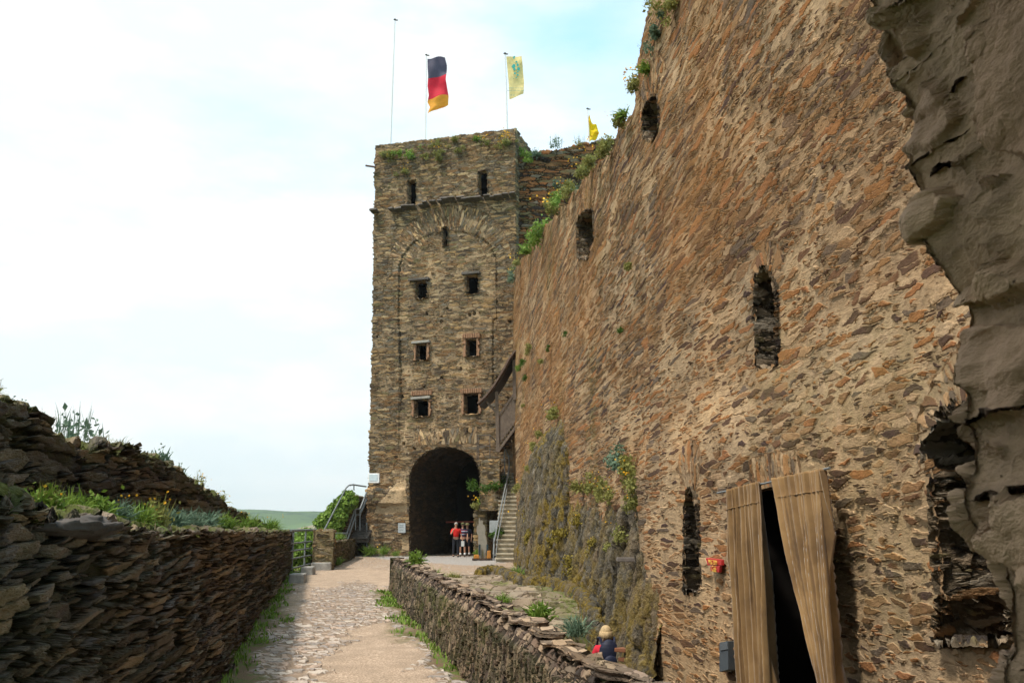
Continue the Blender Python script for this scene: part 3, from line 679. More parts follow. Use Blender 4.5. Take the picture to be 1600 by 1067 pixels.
rowsW += [(-.09-v*(TH-.1), hz+.035*math.sin(v*3.1)+.05*fbm(slw*1.6, v*2.0, 0, 18)) for v in np.linspace(.03, 1, 120)]
rowsW += [(-TH-.03, -1.9+v*(hz+1.9)) for v in np.linspace(.98, 0, 30)]
nW = len(rowsW); mW = np.zeros((nW, 700)); mW[:220] = .25+.5*sstep(0, .25, fbm(slw*.8, np.linspace(0, 1, 220)[:, None], 0, 6))+.4*(1-sstep(0, .35, np.linspace(0, 1, 220)[:, None])); mW[238:358] = .3*sstep(0, .2, fbm(slw*1.5, np.linspace(0, 1, 120)[:, None], 0, 6))
lowwall = thing('low_wall', LWp.P(5, 0, -.25), 'knee-high slate wall with flat slab coping between the cobbled path and the sunken court', 'wall')
SW = np.broadcast_to(slw, (nW, 700)); ZW = np.vstack([np.broadcast_to(r[1], slw.shape) for r in rowsW]); OW = np.vstack([np.broadcast_to(r[0], slw.shape) for r in rowsW])
# face: stones on edge (upright); top: flat slabs laid across
tmask = np.zeros((nW, 1), bool); tmask[225:370] = True
scW = (np.where(tmask, OW*.55+9, ZW*.9+3), np.where(tmask, ZW*.25, OW), np.where(tmask, SW*.42, SW*.9))
cs_wall('masonry', LWp, slw, rowsW, M_low, lowwall, (None, mW, None), sc=scW)
zz_ = np.linspace(0, 1, 60)[:, None]; oo_ = np.linspace(0, 1, 40)[None, :]
Zc = -.3+zz_*(.82+.3)+.0*oo_; Oc = .06-(TH+.1)*oo_+0*Zc; Xc, Yc = LWp.xy(0*Zc-.02, Oc); grid_obj('end_face', Xc, Yc, Zc, M_low, lowwall, (Oc, 0*Zc, Zc), (None, .5+0*Zc, None), flip=True)
# coping stones
rb = random.Random(11); s_ = .0
def slab_mesh(m, c, L_, W_, H_, rz, rb):
    n = 9; pts = []
    for i in range(n):
        a = 2*math.pi*i/n; k = rb.uniform(.8, 1.08); ca, sa = math.cos(a), math.sin(a)
        e = (abs(ca)**4+abs(sa)**4)**-.25
        x, y = ca*e*k*L_/2, sa*e*k*W_/2; pts.append((x*math.cos(rz)-y*math.sin(rz), x*math.sin(rz)+y*math.cos(rz)))
    v = [(c[0]+x, c[1]+y, c[2]-H_/2) for x, y in pts]+[(c[0]+x*.97, c[1]+y*.97, c[2]+H_/2+rb.uniform(-.008, .008)) for x, y in pts]
    m.add(v, [tuple(range(n))[::-1], tuple(range(n, 2*n))]+[(i, (i+1) % n, n+(i+1) % n, n+i) for i in range(n)])
M_cope = stone_mat('coping slate', .5, .03, [(.32, .24, .17), (.24, .18, .14), (.38, .29, .21), (.18, .14, .11), (.28, .2, .14)], (.2, .15, .11), disp=.03, patch=(.15,), small=1.5, dark=(.06, .05, .04), stain_amt=.3)
mcp = MB(); tw = math.atan2(LWp.n[1], LWp.n[0])
while s_ < lw_len:
    dh = LWp.p[1]+LWp.u[1]*s_; wdt = rb.uniform(.22, .55)
    for (o0, o1) in ((.05, .16), (.14, .27)) if rb.random() < .4 else ((.04, .27),):
        c_ = LWp.P(s_+wdt/2, float(np.interp(s_, slw[0], hz[0]))+.045+rb.uniform(-.01, .02), -(o0+o1)/2+rb.uniform(-.03, .03))
        slab_mesh(mcp, c_, (o1-o0)*1.05, wdt*.98, rb.uniform(.015, .035), tw+rb.uniform(-.25, .25), rb)
    s_ += wdt*.85
cope = mcp.build('coping', M_cope, lowwall, .008)
at_ = cope.data.attributes.new('rest', 'FLOAT_VECTOR', 'POINT'); cc_ = np.array([(v.co.x*.9, v.co.y*.9, v.co.z*3) for v in cope.data.vertices], np.float32); at_.data.foreach_set('vector', cc_.ravel())
# ================================================================== GROUND
def ground_z(x, y):
    """court between low wall and castle wall steps down towards the camera"""
    x = np.asarray(x, float); y = np.asarray(y, float)
    sl = (x-LWp.p[0])*LWp.n[0]+(y-LWp.p[1])*LWp.n[1]         # >0 on the path side
    right = sstep(-.35, -.5, sl)*(y < dA+3)
    drop = -.25*sstep(19, 16.8, y)-1.0*sstep(17.2, 15.6, y)*sstep(.9, 1.35, x+(16-y)*.10)-.9*sstep(16.0, 12.0, y)
    return right*drop
def path_mat():
    N = NT('cobbles gravel and earth'); rest = N.n('ShaderNodeAttribute', attribute_name='rest').outputs['Vector']
    mk = N.sep(N.n('ShaderNodeAttribute', attribute_name='mask').outputs['Vector'])
    rot = N.n('ShaderNodeMapping'); rot.inputs['Rotation'].default_value = (0, 0, .22); N.l(rest, rot.inputs[0]); r0 = rot.outputs[0]
    w_ = N.vm('SCALE', N.vm('SUBTRACT', N.noise(r0, 3.2, 3, .6).outputs['Color'], (.5, .5, .5)), scale=.10)
    q = N.vm('MULTIPLY', N.vm('ADD', r0, w_), (1/.21, 1/.115, 1))
    F1 = N.vor(q, 1, 'F1', .9); E = N.vor(q, 1, 'DISTANCE_TO_EDGE', .9); c = N.sep(F1.outputs['Color'])
    fine = N.noise(rest, 45, 4, .7); mid = N.noise(rest, 2.1, 5, .65)
    buried = N.math('ADD', N.math('MULTIPLY', mid.outputs[0], .3), N.math('MULTIPLY', mk[0], .9))
    st = N.mr(N.math('ADD', E.outputs[0], N.math('MULTIPLY', N.math('SUBTRACT', c[0], .5), .15)), N.math('MULTIPLY', buried, .3), N.math('ADD', .10, N.math('MULTIPLY', buried, .3)))
    st = N.math('MULTIPLY', st, N.mr(mk[0], .55, .75, 1, 0))
    sc2 = N.ramp(c[1], [(0, (.36, .29, .24)), (.2, (.44, .36, .30)), (.4, (.31, .26, .23)), (.55, (.42, .31, .24)), (.75, (.50, .42, .35)), (.9, (.28, .24, .21))], 'CONSTANT')
    sc2 = N.mix(1.0, sc2, N.ramp(N.noise(rest, 14, 4, .7).outputs[0], [(.3, (.7,)*3), (.7, (1.25,)*3)]), 'MULTIPLY')
    sand = N.mix(N.mr(fine.outputs[0], .40, .60), (.56, .42, .31), (.26, .18, .12)); sand = N.mix(N.mr(mid.outputs[0], .35, .65), sand, N.mix(.5, sand, (.22, .16, .11)))
    earth = N.mix(N.mr(fine.outputs[0], .35, .65), (.10, .065, .035), (.17, .11, .06))
    gap = N.mix(mk[1], N.mix(N.mr(mk[0], .1, .5), (.25, .18, .125), sand), earth)
    gr = N.math('MULTIPLY', mk[1], N.mr(N.noise(rest, 3.5, 6, .75).outputs[0], .47, .56), clamp=True)
    gap = N.mix(gr, gap, N.mix(N.mr(fine.outputs[0], .3, .7), (.06, .085, .015), (.12, .14, .03)))
    st = N.math('MULTIPLY', st, N.mr(N.math('ADD', mk[1], N.math('MULTIPLY', mid.outputs[0], .6)), .75, 1.15, 1, 0))
    col = N.mix(st, gap, sc2); wet = mk[2]; col = N.mix(wet, col, N.mix(.8, col, (.33, .34, .35)))
    h = N.math('ADD', N.math('MULTIPLY', st, N.math('ADD', .5, N.math('MULTIPLY', c[2], .5))), N.math('MULTIPLY', fine.outputs[0], .16))
    D = N.n('ShaderNodeDisplacement'); D.inputs['Midlevel'].default_value = .4; D.inputs['Scale'].default_value = .035; N.l(h, D.inputs['Height']); N.l(D.outputs[0], N.o.inputs['Displacement'])
    m = N.done(col, .85, .25); m.displacement_method = 'BOTH'; return m
M_path = path_mat()
xs = np.linspace(-11, 3.4, 820)[None, :]; ys = (1/np.linspace(1/3.2, 1/56, 760))[:, None]
Xp = np.broadcast_to(xs, (760, 820)).copy(); Yp = np.broadcast_to(ys, (760, 820)).copy()
Zp = ground_z(Xp, Yp)+.05*fbm(Xp*.6, Yp*.6, 0, 3)+.02
edgeL = (Xp-LP.p[0])*LP.n[0]+(Yp-LP.p[1])*LP.n[1]        # distance from left wall face
edgeW = (Xp-LWp.p[0])*LWp.n[0]+(Yp-LWp.p[1])*LWp.n[1]    # distance from the low wall face
inW = (Yp < dA+.5)
nz = fbm(Xp*1.6, Yp*1.0, 0, 23); nz2 = fbm(Xp*.7, Yp*.5, 0, 24)
def zpoly(pts): return [tuple(on_z(*p)[:2]) for p in pts]
def blob(poly, soft=.35):
    pl = zpoly(poly); d = seg_dist(Xp, Yp, pl, True); ins = inpoly(Xp, Yp, pl); sd_ = np.where(ins, d, -d)+nz*.8+.5*fbm(Xp*7, Yp*5, 0, 29); return sstep(-soft*.5, soft*.5, sd_)
gravel = np.maximum.reduce([blob([(500, 1110), (515, 1040), (535, 1005), (560, 985), (590, 975), (628, 985), (640, 1005), (660, 1030), (690, 1110)]),
                            blob([(430, 960), (450, 935), (480, 915), (500, 915), (470, 950), (440, 985)])*.6,
                            blob([(455, 905), (500, 893), (560, 885), (612, 893), (604, 925), (560, 905), (500, 925)])*.85, .35*sstep(22, 30, Yp)])
court = sstep(-.45, -.6, edgeW)*inW
grass = np.maximum(sstep(.75, .15, edgeL+nz*.7), sstep(.3+.6*sstep(11, 15, Yp), .05, edgeW+nz*.8)*inW*(edgeW > -.2)*1.0)
cw = RP.xy(np.clip(Yp, 4, 46), 0)[0]-Xp                     # distance to the castle wall
grass = np.maximum(grass, court*np.maximum(sstep(.5, .1, -edgeW-.5+nz*.6), sstep(1.0, .35, cw+nz*.8)*(Yp < 30)))
grass = np.maximum(grass, court*sstep(17.5, 15.5, Yp)*1.0)
wetm = .8*blob([(560, 868), (640, 869), (760, 869), (800, 874), (760, 885), (690, 880), (620, 876)], .5)
gravel = gravel*(1-court)+court*.15
pth = grid_obj('path', Xp, Yp, Zp, M_path, None, None, (np.clip(gravel, 0, 1), np.clip(grass, 0, 1.1), wetm)); tag(pth, kind='structure')

# ground sheet to the horizon: castle hill, valley, far slopes
def nonuni(lo, hi, n, k=3.2, c=0):
    t = np.linspace(-1, 1, n); v = np.sinh(t*k)/np.sinh(k); return np.where(v < 0, c+(c-lo)*v, c+(hi-c)*v)
gx = nonuni(-3500, 3500, 420, 6.5, -8)[None, :]; gy = nonuni(-2500, 5200, 460, 6.5, 35)[:, None]
GX = np.broadcast_to(gx, (460, 420)); GY = np.broadcast_to(gy, (460, 420))
rad = np.hypot((GX-3)/1.0, (GY-25)/1.6)
plate = sstep(17.5, 9.5, np.where(GX < 0, np.abs(GX), 0)+0*GX)
leftd = np.clip(-GX-8.6-.09*(GY-30)*(GY < 34)*0, 0, None); backd = np.clip(GY-60, 0, None); rightd = np.clip(GX-30, 0, None); frontd = np.clip(-GY-15, 0, None)
dist = np.sqrt(leftd**2+backd**2+rightd**2+frontd**2)
Zg = -.12-1.3*sstep(0, 2.2, dist)-85*sstep(2, 190, dist)**.8
hill = 118*sstep(700, 1750, dist)*(1+.28*fbm(GX/620, GY/620, 0, 4))+16*sstep(900, 1700, dist)*fbm(GX/170, GY/170, 0, 5)
Zg = Zg+hill*1.0+ .35*fbm(GX/3, GY/3, 0, 8)*sstep(1, 5, dist)*(dist < 400)
gzc = ground_z(GX, GY); Zg = Zg+np.where((GY > 2) & (GY < 30) & (GX > -4) & (GX < 6), np.minimum(gzc-.0, 0)*1.0, 0)
Zg = np.where((np.abs(GX) < 12) & (GY < 18) & (GY > -10) & (GX > -.5), np.minimum(Zg, -2.3), Zg)
def ground_mat():
    N = NT('meadow and forest'); p = N.geo(); v = N.noise(p, .004, 6, .6); f = N.noise(p, .028, 6, .85); V = N.vor(N.vm('MULTIPLY', p, (1, 1, 0)), .0045, 'F1'); c = N.sep(V.outputs['Color'])
    forest = N.mix(N.mr(f.outputs[0], .35, .65), (.008, .028, .008), (.10, .15, .035)); field = N.ramp(c[0], [(0, (.09, .14, .035)), (.4, (.14, .16, .05)), (.7, (.24, .18, .09)), (.85, (.07, .11, .025))], 'CONSTANT')
    far = N.mix(N.mr(N.math('ADD', v.outputs[0], N.math('MULTIPLY', c[1], .15)), .60, .63), forest, field)
    near = N.mix(N.mr(N.noise(p, 1.8, 5, .7).outputs[0], .4, .6), (.05, .085, .015), (.11, .12, .035))
    d = N.n('ShaderNodeVectorMath', operation='LENGTH'); N.l(p, d.inputs[0])
    col = N.mix(N.mr(d.outputs['Value'], 80, 300), near, far); N.bump(f.outputs[0], 6.0, .8); return N.done(col, .95, .1)
grd = grid_obj('ground', GX, GY, Zg, ground_mat()); tag(grd, kind='structure')
# distant tree canopy lumps on the slopes facing the castle
def leaf_cloud(n, centers, rad, size, rs, flat=.0):
    """many small leaf faces scattered round the given centres"""
    k = rs.integers(0, len(centers), n); c = centers[k]; r = rad[k] if np.ndim(rad) else rad
    d = rs.normal(size=(n, 3)); d /= np.linalg.norm(d, axis=1)[:, None]; rr_ = rs.uniform(.55, 1, n)**.7
    p = c+d*(r*rr_ if np.ndim(r) == 0 else (r*rr_[:, None]))
    return quads(p, size, rs, d)
def quads(p, size, rs, nrm=None, asp=1.6):
    n = len(p); a = rs.normal(size=(n, 3)); 
    if nrm is not None: a = a*.8+nrm
    a /= np.linalg.norm(a, axis=1)[:, None]; b = np.cross(a, rs.normal(size=(n, 3))); b /= np.linalg.norm(b, axis=1)[:, None]; c = np.cross(a, b)
    s = size*rs.uniform(.6, 1.4, n)[:, None]
    b = b*s*asp/2; c = c*s/2
    V = np.stack([p-b, p-c*.9+a*s*.08, p+b, p+c*.9+a*s*.08], 1).reshape(-1, 3)
    return V, np.arange(n*4).reshape(-1, 4)
rs = np.random.default_rng(3)

# ================================================================== leaves and weeds
LG = leafy('fresh green leaves', (.11, .20, .03), (.24, .34, .06)); LO = leafy('olive weeds', (.17, .18, .05), (.32, .31, .09)); LGB = leafy('blue green leaves', (.10, .17, .11), (.20, .28, .19))
LD = leafy('dark ivy', (.03, .075, .012), (.09, .17, .025)); LB_ = leafy('dry straw', (.25, .19, .09), (.38, .30, .15)); LY = plain('yellow petals', (.85, .50, .03), .6, var=.2, scale=30); LM = leafy('moss', (.16, .13, .02), (.30, .23, .04), .1)
def weed(loc, size, leaf, flowers=0, kind='tuft', nrm=(0, 0, 1), label='', cat='plant', group=None, name='wall_plant', dens=1.0):
    loc = np.array(loc, float); nrm = np.array(nrm, float); nrm /= np.linalg.norm(nrm)
    T = thing(name, loc, label, cat, group); rs = np.random.default_rng(int(abs(loc[0]*977+loc[1]*131+loc[2]*57)*10) % 99991)
    V = []; Fq = []; k = 0
    if kind in ('tuft', 'grass', 'stalk'):
        n = int((70 if kind == 'tuft' else 110 if kind == 'grass' else 26)*dens)
        for i in range(n):
            d = rs.normal(size=3)*(.55 if kind != 'stalk' else .22)+nrm*.6+np.array([0, 0, .8]); d /= np.linalg.norm(d)
            Ln = size*rs.uniform(.45, 1.0); wd = size*(.05 if kind == 'tuft' else .018 if kind == 'grass' else .012)*rs.uniform(.7, 1.3)
            side = np.cross(d, rs.normal(size=3)); side /= np.linalg.norm(side)
            b0 = loc+rs.normal(size=3)*size*.16*np.array([1, 1, .3]); prev = b0; dd2 = d.copy(); w0 = wd*.6
            for j in range(3):
                dd2 = dd2+np.array([0, 0, -.22 if kind != 'stalk' else -.04])*(j+1)*rs.uniform(.3, 1); nx = prev+dd2/np.linalg.norm(dd2)*Ln/3; w1 = wd*(1, .8, .1)[j]
                V += [prev-side*w0, prev+side*w0, nx+side*w1, nx-side*w1]; Fq.append([k, k+1, k+2, k+3]); k += 4; prev = nx; w0 = w1
        if kind == 'stalk' or kind == 'tuft':
            q = loc+rs.normal(size=(int(60*dens), 3))*size*np.array([.22, .22, .2])+np.array([0, 0, size*(.3 if kind == 'tuft' else .15)])+nrm*size*.15
            v2, f2 = quads(q, size*.10, rs); V = list(V)+list(v2); Fq += (f2+k).tolist(); k += len(v2)
    else:   # cushion: rounded clump of small leaves
        n = int(460*dens); nc_ = 7; cs2 = rs.normal(size=(nc_, 3))*size*np.array([.42, .42, .20]); cs2 -= np.outer(cs2@nrm, nrm)*.8; cs2[0] = 0; rad2 = size*rs.uniform(.12, .34, nc_)
        kk_ = rs.choice(nc_, n, p=rad2**2/np.sum(rad2**2)); d = rs.normal(size=(n, 3)); d /= np.linalg.norm(d, axis=1)[:, None]; d[:, 2] *= .8
        q = loc+nrm*size*.12+cs2[kk_]+d*rad2[kk_][:, None]*rs.uniform(.3, 1.25, n)[:, None]; v2, f2 = quads(q, size*.085, rs, d); V = list(v2); Fq = f2.tolist(); k = len(v2)
        for i in range(16):      # twigs that stick out
            c_ = cs2[rs.integers(nc_)]; d_ = rs.normal(size=3)+nrm*.8+np.array([0, 0, .7]); d_ /= np.linalg.norm(d_); b0 = loc+c_; e0 = b0+d_*size*rs.uniform(.4, .75); sd2 = np.cross(d_, [0, 0, 1.])*size*.008
            V += [b0-sd2, b0+sd2, e0+sd2, e0-sd2]; Fq.append([k, k+1, k+2, k+3]); k += 4
    mesh_np('foliage', np.array(V), np.array(Fq), leaf, T, smooth=False)
    if flowers and size < .5 and flowers <= 14:
        q = loc+rs.normal(size=(flowers, 3))*size*np.array([.3, .3, .16])+np.array([0, 0, size*.42])+nrm*size*.3
        for q_ in q:
            v2, f2 = quads(np.repeat(q_[None], 4, 0), max(.010, size*.07), rs, asp=1.1); mesh_np('flower', v2, f2, LY, T, smooth=False)
    elif flowers:
        q = loc+rs.normal(size=(flowers, 3))*size*np.array([.3, .3, .16])+np.array([0, 0, size*.42])+nrm*size*.3
        v2, f2 = quads(np.repeat(q, 3, 0), max(.012, size*.10), rs, asp=1.1); mesh_np('flowers', v2, f2, LY, T, smooth=False)
    return T
# ================================================================== FOREGROUND ROCK / JAMB
edge_px = [(1330, -60), (1349, 0), (1361, 33), (1375, 61), (1396, 87), (1382, 108), (1384, 136), (1408, 159), (1422, 178), (1434, 202), (1410, 239), (1404, 262), (1422, 277), (1427, 300), (1434, 323), (1421, 347), (1427, 375), (1441, 403), (1459, 431), (1478, 459), (1499, 483), (1501, 500), (1498, 537), (1486, 569), (1481, 601), (1491, 622), (1486, 665), (1505, 675), (1505, 728), (1490, 771), (1497, 813), (1523, 845), (1555, 872), (1566, 925), (1572, 994), (1566, 1010), (1552, 1037), (1555, 1090)]
de = 1.30; ez = np.array([at_y(px, py, de)[[0, 2]] for px, py in edge_px]); ez = ez[np.argsort(ez[:, 1])]
z0, z1 = ez[0, 1]-.8, ez[-1, 1]+.45
Zr_ = np.linspace(z0, z1, 820)[:, None]; ex = np.interp(Zr_, ez[:, 1], ez[:, 0])
nt1 = 330; tt = np.linspace(-.45, .62, nt1)[None, :]      # arc length round the corner: <0 far hidden side, >0 towards the camera
rc = .05
def plan(t):
    # t>0: runs towards the camera along the passage; -> t<0: turns away behind
    a = np.clip(t/rc, -1, 1)*math.pi/4
    dx = np.where(t > 0, np.clip(t-rc*.8, 0, None)*(-.143*-1)*0.0, np.clip(-t-rc*.8, 0, None)*.9)+rc*(1-np.cos(a))
    dy = np.where(t > 0, -t, np.clip(-t, 0, None)*.25+.0)
    return dx, dy
dx, dy = plan(tt)
led_ = lambda t, z: z+.18*t
strata = fbm(0*tt+tt*2.2, led_(tt, Zr_)*9, 0, 3, 3)
base_x = np.broadcast_to(ex, (820, nt1))*1.0
mean_x = np.interp(Zr_, ez[:, 1], ez[:, 0]); sm = np.convolve(mean_x[:, 0], np.ones(161)/161, 'same'); sm[:81] = sm[81]; sm[-81:] = sm[-82]
# away from the corner the block relief fades to a flatter, pitted face
wgt = np.exp(-np.clip(tt, 0, 9)/.16); flat = sm[:, None]-.0
Xf = flat*(1-wgt)+mean_x*wgt+dx-.143*np.clip(tt, 0, 9)*-.12
Xf = Xf+.016*strata*(1-np.exp(-np.abs(tt)/.04))*1.6
# overhanging courses that run on into the passage: sharp underside, slow shoulder above
bl = fbm(tt*3.0, Zr_*2.2, 0, 41, 3)
for (zc, amp, wd) in ((2.36, .030, .05), (2.20, .018, .03), (2.10, .020, .03), (1.99, .03, .05), (1.86, .014, .03), (1.74, .026, .04), (1.63, .02, .03), (1.52, .028, .04), (1.40, .02, .04)):
    q_ = Zr_-zc-.06*tt-.05*fbm(tt*4, zc, 0, 4)-.02*fbm(tt*17, zc*3, 0, 5); brk_ = sstep(-.08, .12, fbm(tt*3.5, zc*7, 0, 6))
    Xf = Xf-amp*brk_*sstep(.01, .06, tt)*np.where(q_ > 0, np.exp(-q_/wd), np.exp(q_/.006))
Xf = Xf+.03*bl*sstep(0, .1, tt)+.012*fbm(tt*18, Zr_*26, 0, 43, 4)+.004*fbm(tt*60, Zr_*70, 0, 44, 3)
Yf = de+dy+.02*fbm(tt*5, Zr_*7, 0, 8)
Zf = np.broadcast_to(Zr_, Xf.shape)
def jamb_mat():
    N = NT('weathered plastered stone'); rest = N.n('ShaderNodeAttribute', attribute_name='rest').outputs['Vector']
    a = N.noise(rest, 3.2, 6, .65); f = N.noise(rest, 60, 5, .7); st = N.noise(N.vm('MULTIPLY', rest, (1, 1, 5)), 4, 6, .65); V = N.vor(N.vm('ADD', rest, N.vm('SCALE', f.outputs['Color'], scale=.02)), 34, 'F1')
    c = N.ramp(a.outputs[0], [(.3, (.25, .165, .105)), (.5, (.44, .30, .195)), (.68, (.60, .43, .29))]); c = N.mix(N.mr(st.outputs[0], .53, .60), c, (.12, .10, .085)); E_ = N.vor(N.vm('ADD', N.vm('MULTIPLY', rest, (2.2, 2.2, 6)), N.vm('SCALE', a.outputs['Color'], scale=1.2)), 1, 'DISTANCE_TO_EDGE'); crk = N.mr(E_.outputs[0], .0, .022, .8, 0); c = N.mix(crk, c, (.035, .028, .022))
    pit = N.mr(V.outputs['Distance'], .05, .25); dk = N.math('MULTIPLY', N.math('SUBTRACT', 1.0, pit), N.mr(N.noise(rest, 9, 3).outputs[0], .5, .6))
    c = N.mix(dk, c, (.07, .05, .04)); c = N.mix(1.0, c, N.ramp(f.outputs[0], [(.3, (.62,)*3), (.7, (1.3,)*3)]), 'MULTIPLY')
    h = N.math('ADD', N.math('MULTIPLY', f.outputs[0], .22), N.math('MULTIPLY', st.outputs[0], .9)); h = N.math('SUBTRACT', h, N.math('MULTIPLY', dk, .15)); h = N.math('ADD', h, N.math('MULTIPLY', a.outputs[0], .7)); h = N.math('SUBTRACT', h, N.math('MULTIPLY', crk, .22))
    D = N.n('ShaderNodeDisplacement'); D.inputs['Midlevel'].default_value = .9; D.inputs['Scale'].default_value = .022; N.l(h, D.inputs['Height']); N.l(D.outputs[0], N.o.inputs['Displacement'])
    m = N.done(c, .9, .2); m.displacement_method = 'BOTH'; return m
M_jamb = stone_mat('weathered jamb stone', .34, .15, [(.36,.255,.18), (.47,.33,.23), (.28,.20,.145), (.54,.385,.265), (.40,.275,.19)], (.58, .42, .285), disp=.035, mortar_base=.16, patch=(.5,), stain=(.36, .23, .13), stain_amt=.35, small=1.6, dark=(.05, .04, .03), dark_amt=.5, val=(.6, 1.35)); pas = thing('passage_archway', (1.2, 0, 0), 'weathered grey-brown stone jamb of an archway, close and blurred at the right edge', 'archway')
grid_obj('jamb', Xf, Yf, Zf, M_jamb, pas, (tt*1.0+0*Zf, 0*Zf+.3*np.clip(-tt, 0, 9), Zf-.06*tt))
# the vault overhead and the other side of the passage, behind the camera
uu_ = np.linspace(-3.2, 3.6, 120)[None, :]; wv_ = np.linspace(-4, 1.45, 100)[:, None]; Zv = 3.25+.35*(1-(uu_/3.4)**2)+.08*fbm(uu_*2, wv_*2, 0, 3)
grid_obj('vault', uu_+0*wv_, wv_+0*uu_, Zv, M_jamb, pas, (uu_+0*wv_, wv_+0*uu_, Zv))
m = MB(); m.box((0.2, -1.3, 4.4), (6.8, 5.4, 1.2)); m.box((-2.9, -2.6, 1.0), (.7, 3.0, 5.6)); m.box((2.6, -1.6, 1.0), (1.6, 5.0, 5.6)); m.build('arch_masonry', M_slabd, pas)

# ================================================================== CURTAINS on the doorway
N = NT('tan velvet cloth'); v = N.noise(N.geo(), 2.5, 4, .6); cc = N.ramp(v.outputs[0], [(.3, (.14, .08, .035)), (.52, (.26, .155, .065)), (.72, (.35, .22, .10))]); wv = N.noise(N.geo(), 160, 2, .6); N.bump(wv.outputs[0], .002, .6)
M_cloth = N.done(cc, .85, .1); M_cloth.node_tree.nodes['Principled BSDF'].inputs['Sheen Weight'].default_value = .35
WO = lambda px, py: float(wall_off(*[np.array(v) for v in RP.sz(px, py)]))
CO = WO(1210, 900)+.16; RC = shifted(RP, CO); print('curtain off', CO)
def drape(name, tl, tr, bl, br, folds, seed, label, bulge=.0, hem=1067+330):
    """tl,tr: px of the top corners; bl,br: px where the edges cross the photo's lower border"""
    A, B = RC.sz(*tl), RC.sz(*tr); C, D = RC.sz(*bl), RC.sz(*br); nr_, nc_ = 150, 320
    v = np.linspace(0, 1.75, nr_)[:, None]; u = np.linspace(0, 1, nc_)[None, :]
    rag = np.random.default_rng(seed); uu = u+.022*fbm(u*7, v*.7, 0, seed)
    Ls = A[0]+(C[0]-A[0])*(v**1.25)*np.where(v > 1, 1/v**.35, 1); Lz = A[1]+(C[1]-A[1])*v; Rs = B[0]+(D[0]-B[0])*(v**1.15)*np.where(v > 1, 1/v**.35, 1); Rz = B[1]+(D[1]-B[1])*v
    s = Ls*(1-u)+Rs*u; z = Lz*(1-u)+Rz*u; z = np.maximum(z, -1.75)
    ph = 2*math.pi*folds*(uu+.04*np.sin(v*2+seed))
    amp = (.034+.022*sstep(0, .5, v))*(.35+1.3*vn(u*6, v*.9, 0, seed))
    o = .0+amp*(1.6*np.abs(np.sin(ph/2+.4*np.sin(ph*.37)))**.7-1+.3*np.sin(2.3*ph+1+v*2))+.02*fbm(u*8, v*6, 0, seed)+bulge*np.sin(np.clip(v, 0, 1)*math.pi)
    s = s+.35*amp*np.cos(ph); X, Y = RC.xy(s, o+0*s)
    T = thing(name, RC.P(A[0], -1.75, .0), label, 'curtain', 'curtains hanging in the doorway')
    c = grid_obj('cloth', X, Y, z, M_cloth, T); so_ = c.modifiers.new('solid', 'SOLIDIFY'); so_.thickness = .008
    m = MB()
    h0 = A+(C-A)*.075; h1 = B+(D-B)*.075
    m.tube([RC.P(float(s[9, j]), float(z[9, j]), float(o[9, j])+.005) for j in range(0, nc_, 8)], .006, 6); m.build('hem_seam', M_cloth, T)
drape('curtain', (1136, 765), (1187, 752), (1153, 1067), (1209, 1067), 8.0, 4, 'left tan curtain hanging straight down beside the dark doorway opening')
drape('curtain', (1211, 747), (1284, 732), (1281, 1067), (1309, 1067), 9.0, 9, 'right tan curtain pulled aside to the right, gathered toward the door jamb')
m = MB(); a = RC.sz(1116, 770); b = RC.sz(1290, 731); m.tube([RC.P(a[0], a[1], -.03), RC.P((a[0]+b[0])/2, (a[1]+b[1])/2-.008, -.03), RC.P(b[0], b[1], -.03)], .009); rod = m.build('curtain_rod', M_steel); tag(rod, 'thin metal rod above the doorway from which both tan curtains hang', 'curtain rod')

# signs on the castle wall
def wall_box(plane, pts, off, th, name, mat, parent=None, bevel=.004):
    P_ = [plane.sz(*p) for p in pts]; a = [plane.P(q[0], q[1], off) for q in P_]; b = [plane.P(q[0], q[1], off+th) for q in P_]
    m = MB(); n = len(a); m.add(a+b, [tuple(range(n)), tuple(range(2*n-1, n-1, -1))]+[(i, n+i, n+(i+1) % n, (i+1) % n) for i in range(n)]); return m.build(name, mat, parent, bevel)
def text(name, body, loc, size, u, n, mat, parent, ext=.002):
    c = bpy.data.curves.new(name, 'FONT'); c.body = body; c.size = size; c.extrude = ext; c.align_x = 'CENTER'; c.align_y = 'CENTER'; c.materials.append(mat); c.resolution_u = 2
    tmp = link(bpy.data.objects.new(name, c)); bpy.context.view_layer.update(); me_ = bpy.data.meshes.new_from_object(tmp.evaluated_get(bpy.context.evaluated_depsgraph_get())); bpy.data.objects.remove(tmp)
    o = link(bpy.data.objects.new(name, me_)); U = Vector((u[0], u[1], 0)).normalized(); Nn = Vector((n[0], n[1], 0)).normalized(); Z = Vector((0, 0, 1))
    from mathutils import Matrix
    M = Matrix((U, Z, Nn)).transposed(); o.parent = parent; o.location = Vector(loc)-Vector(root_loc(parent)); o.rotation_euler = M.to_euler(); return o
M_red = plain('sign red', (.48, .03, .03), .5, var=.1); M_yel = plain('sign yellow', (.75, .45, .08), .5, var=.1)
WS = WO(1126, 880); WB = WO(1142, 1025); c = RP.sz(1126, 880); sg = thing('wall_sign', RP.P(c[0], c[1], .3), 'small two-piece red sign with yellow lettering left of the tan curtains', 'sign')
wall_box(RP, [(1114, 871), (1134, 874), (1134, 883), (1116, 883)], WS+.03, .03, 'board', M_red, sg); wall_box(RP, [(1120, 884), (1132, 884), (1131, 894), (1121, 892)], WS+.035, .03, 'arrow_board', M_red, sg)
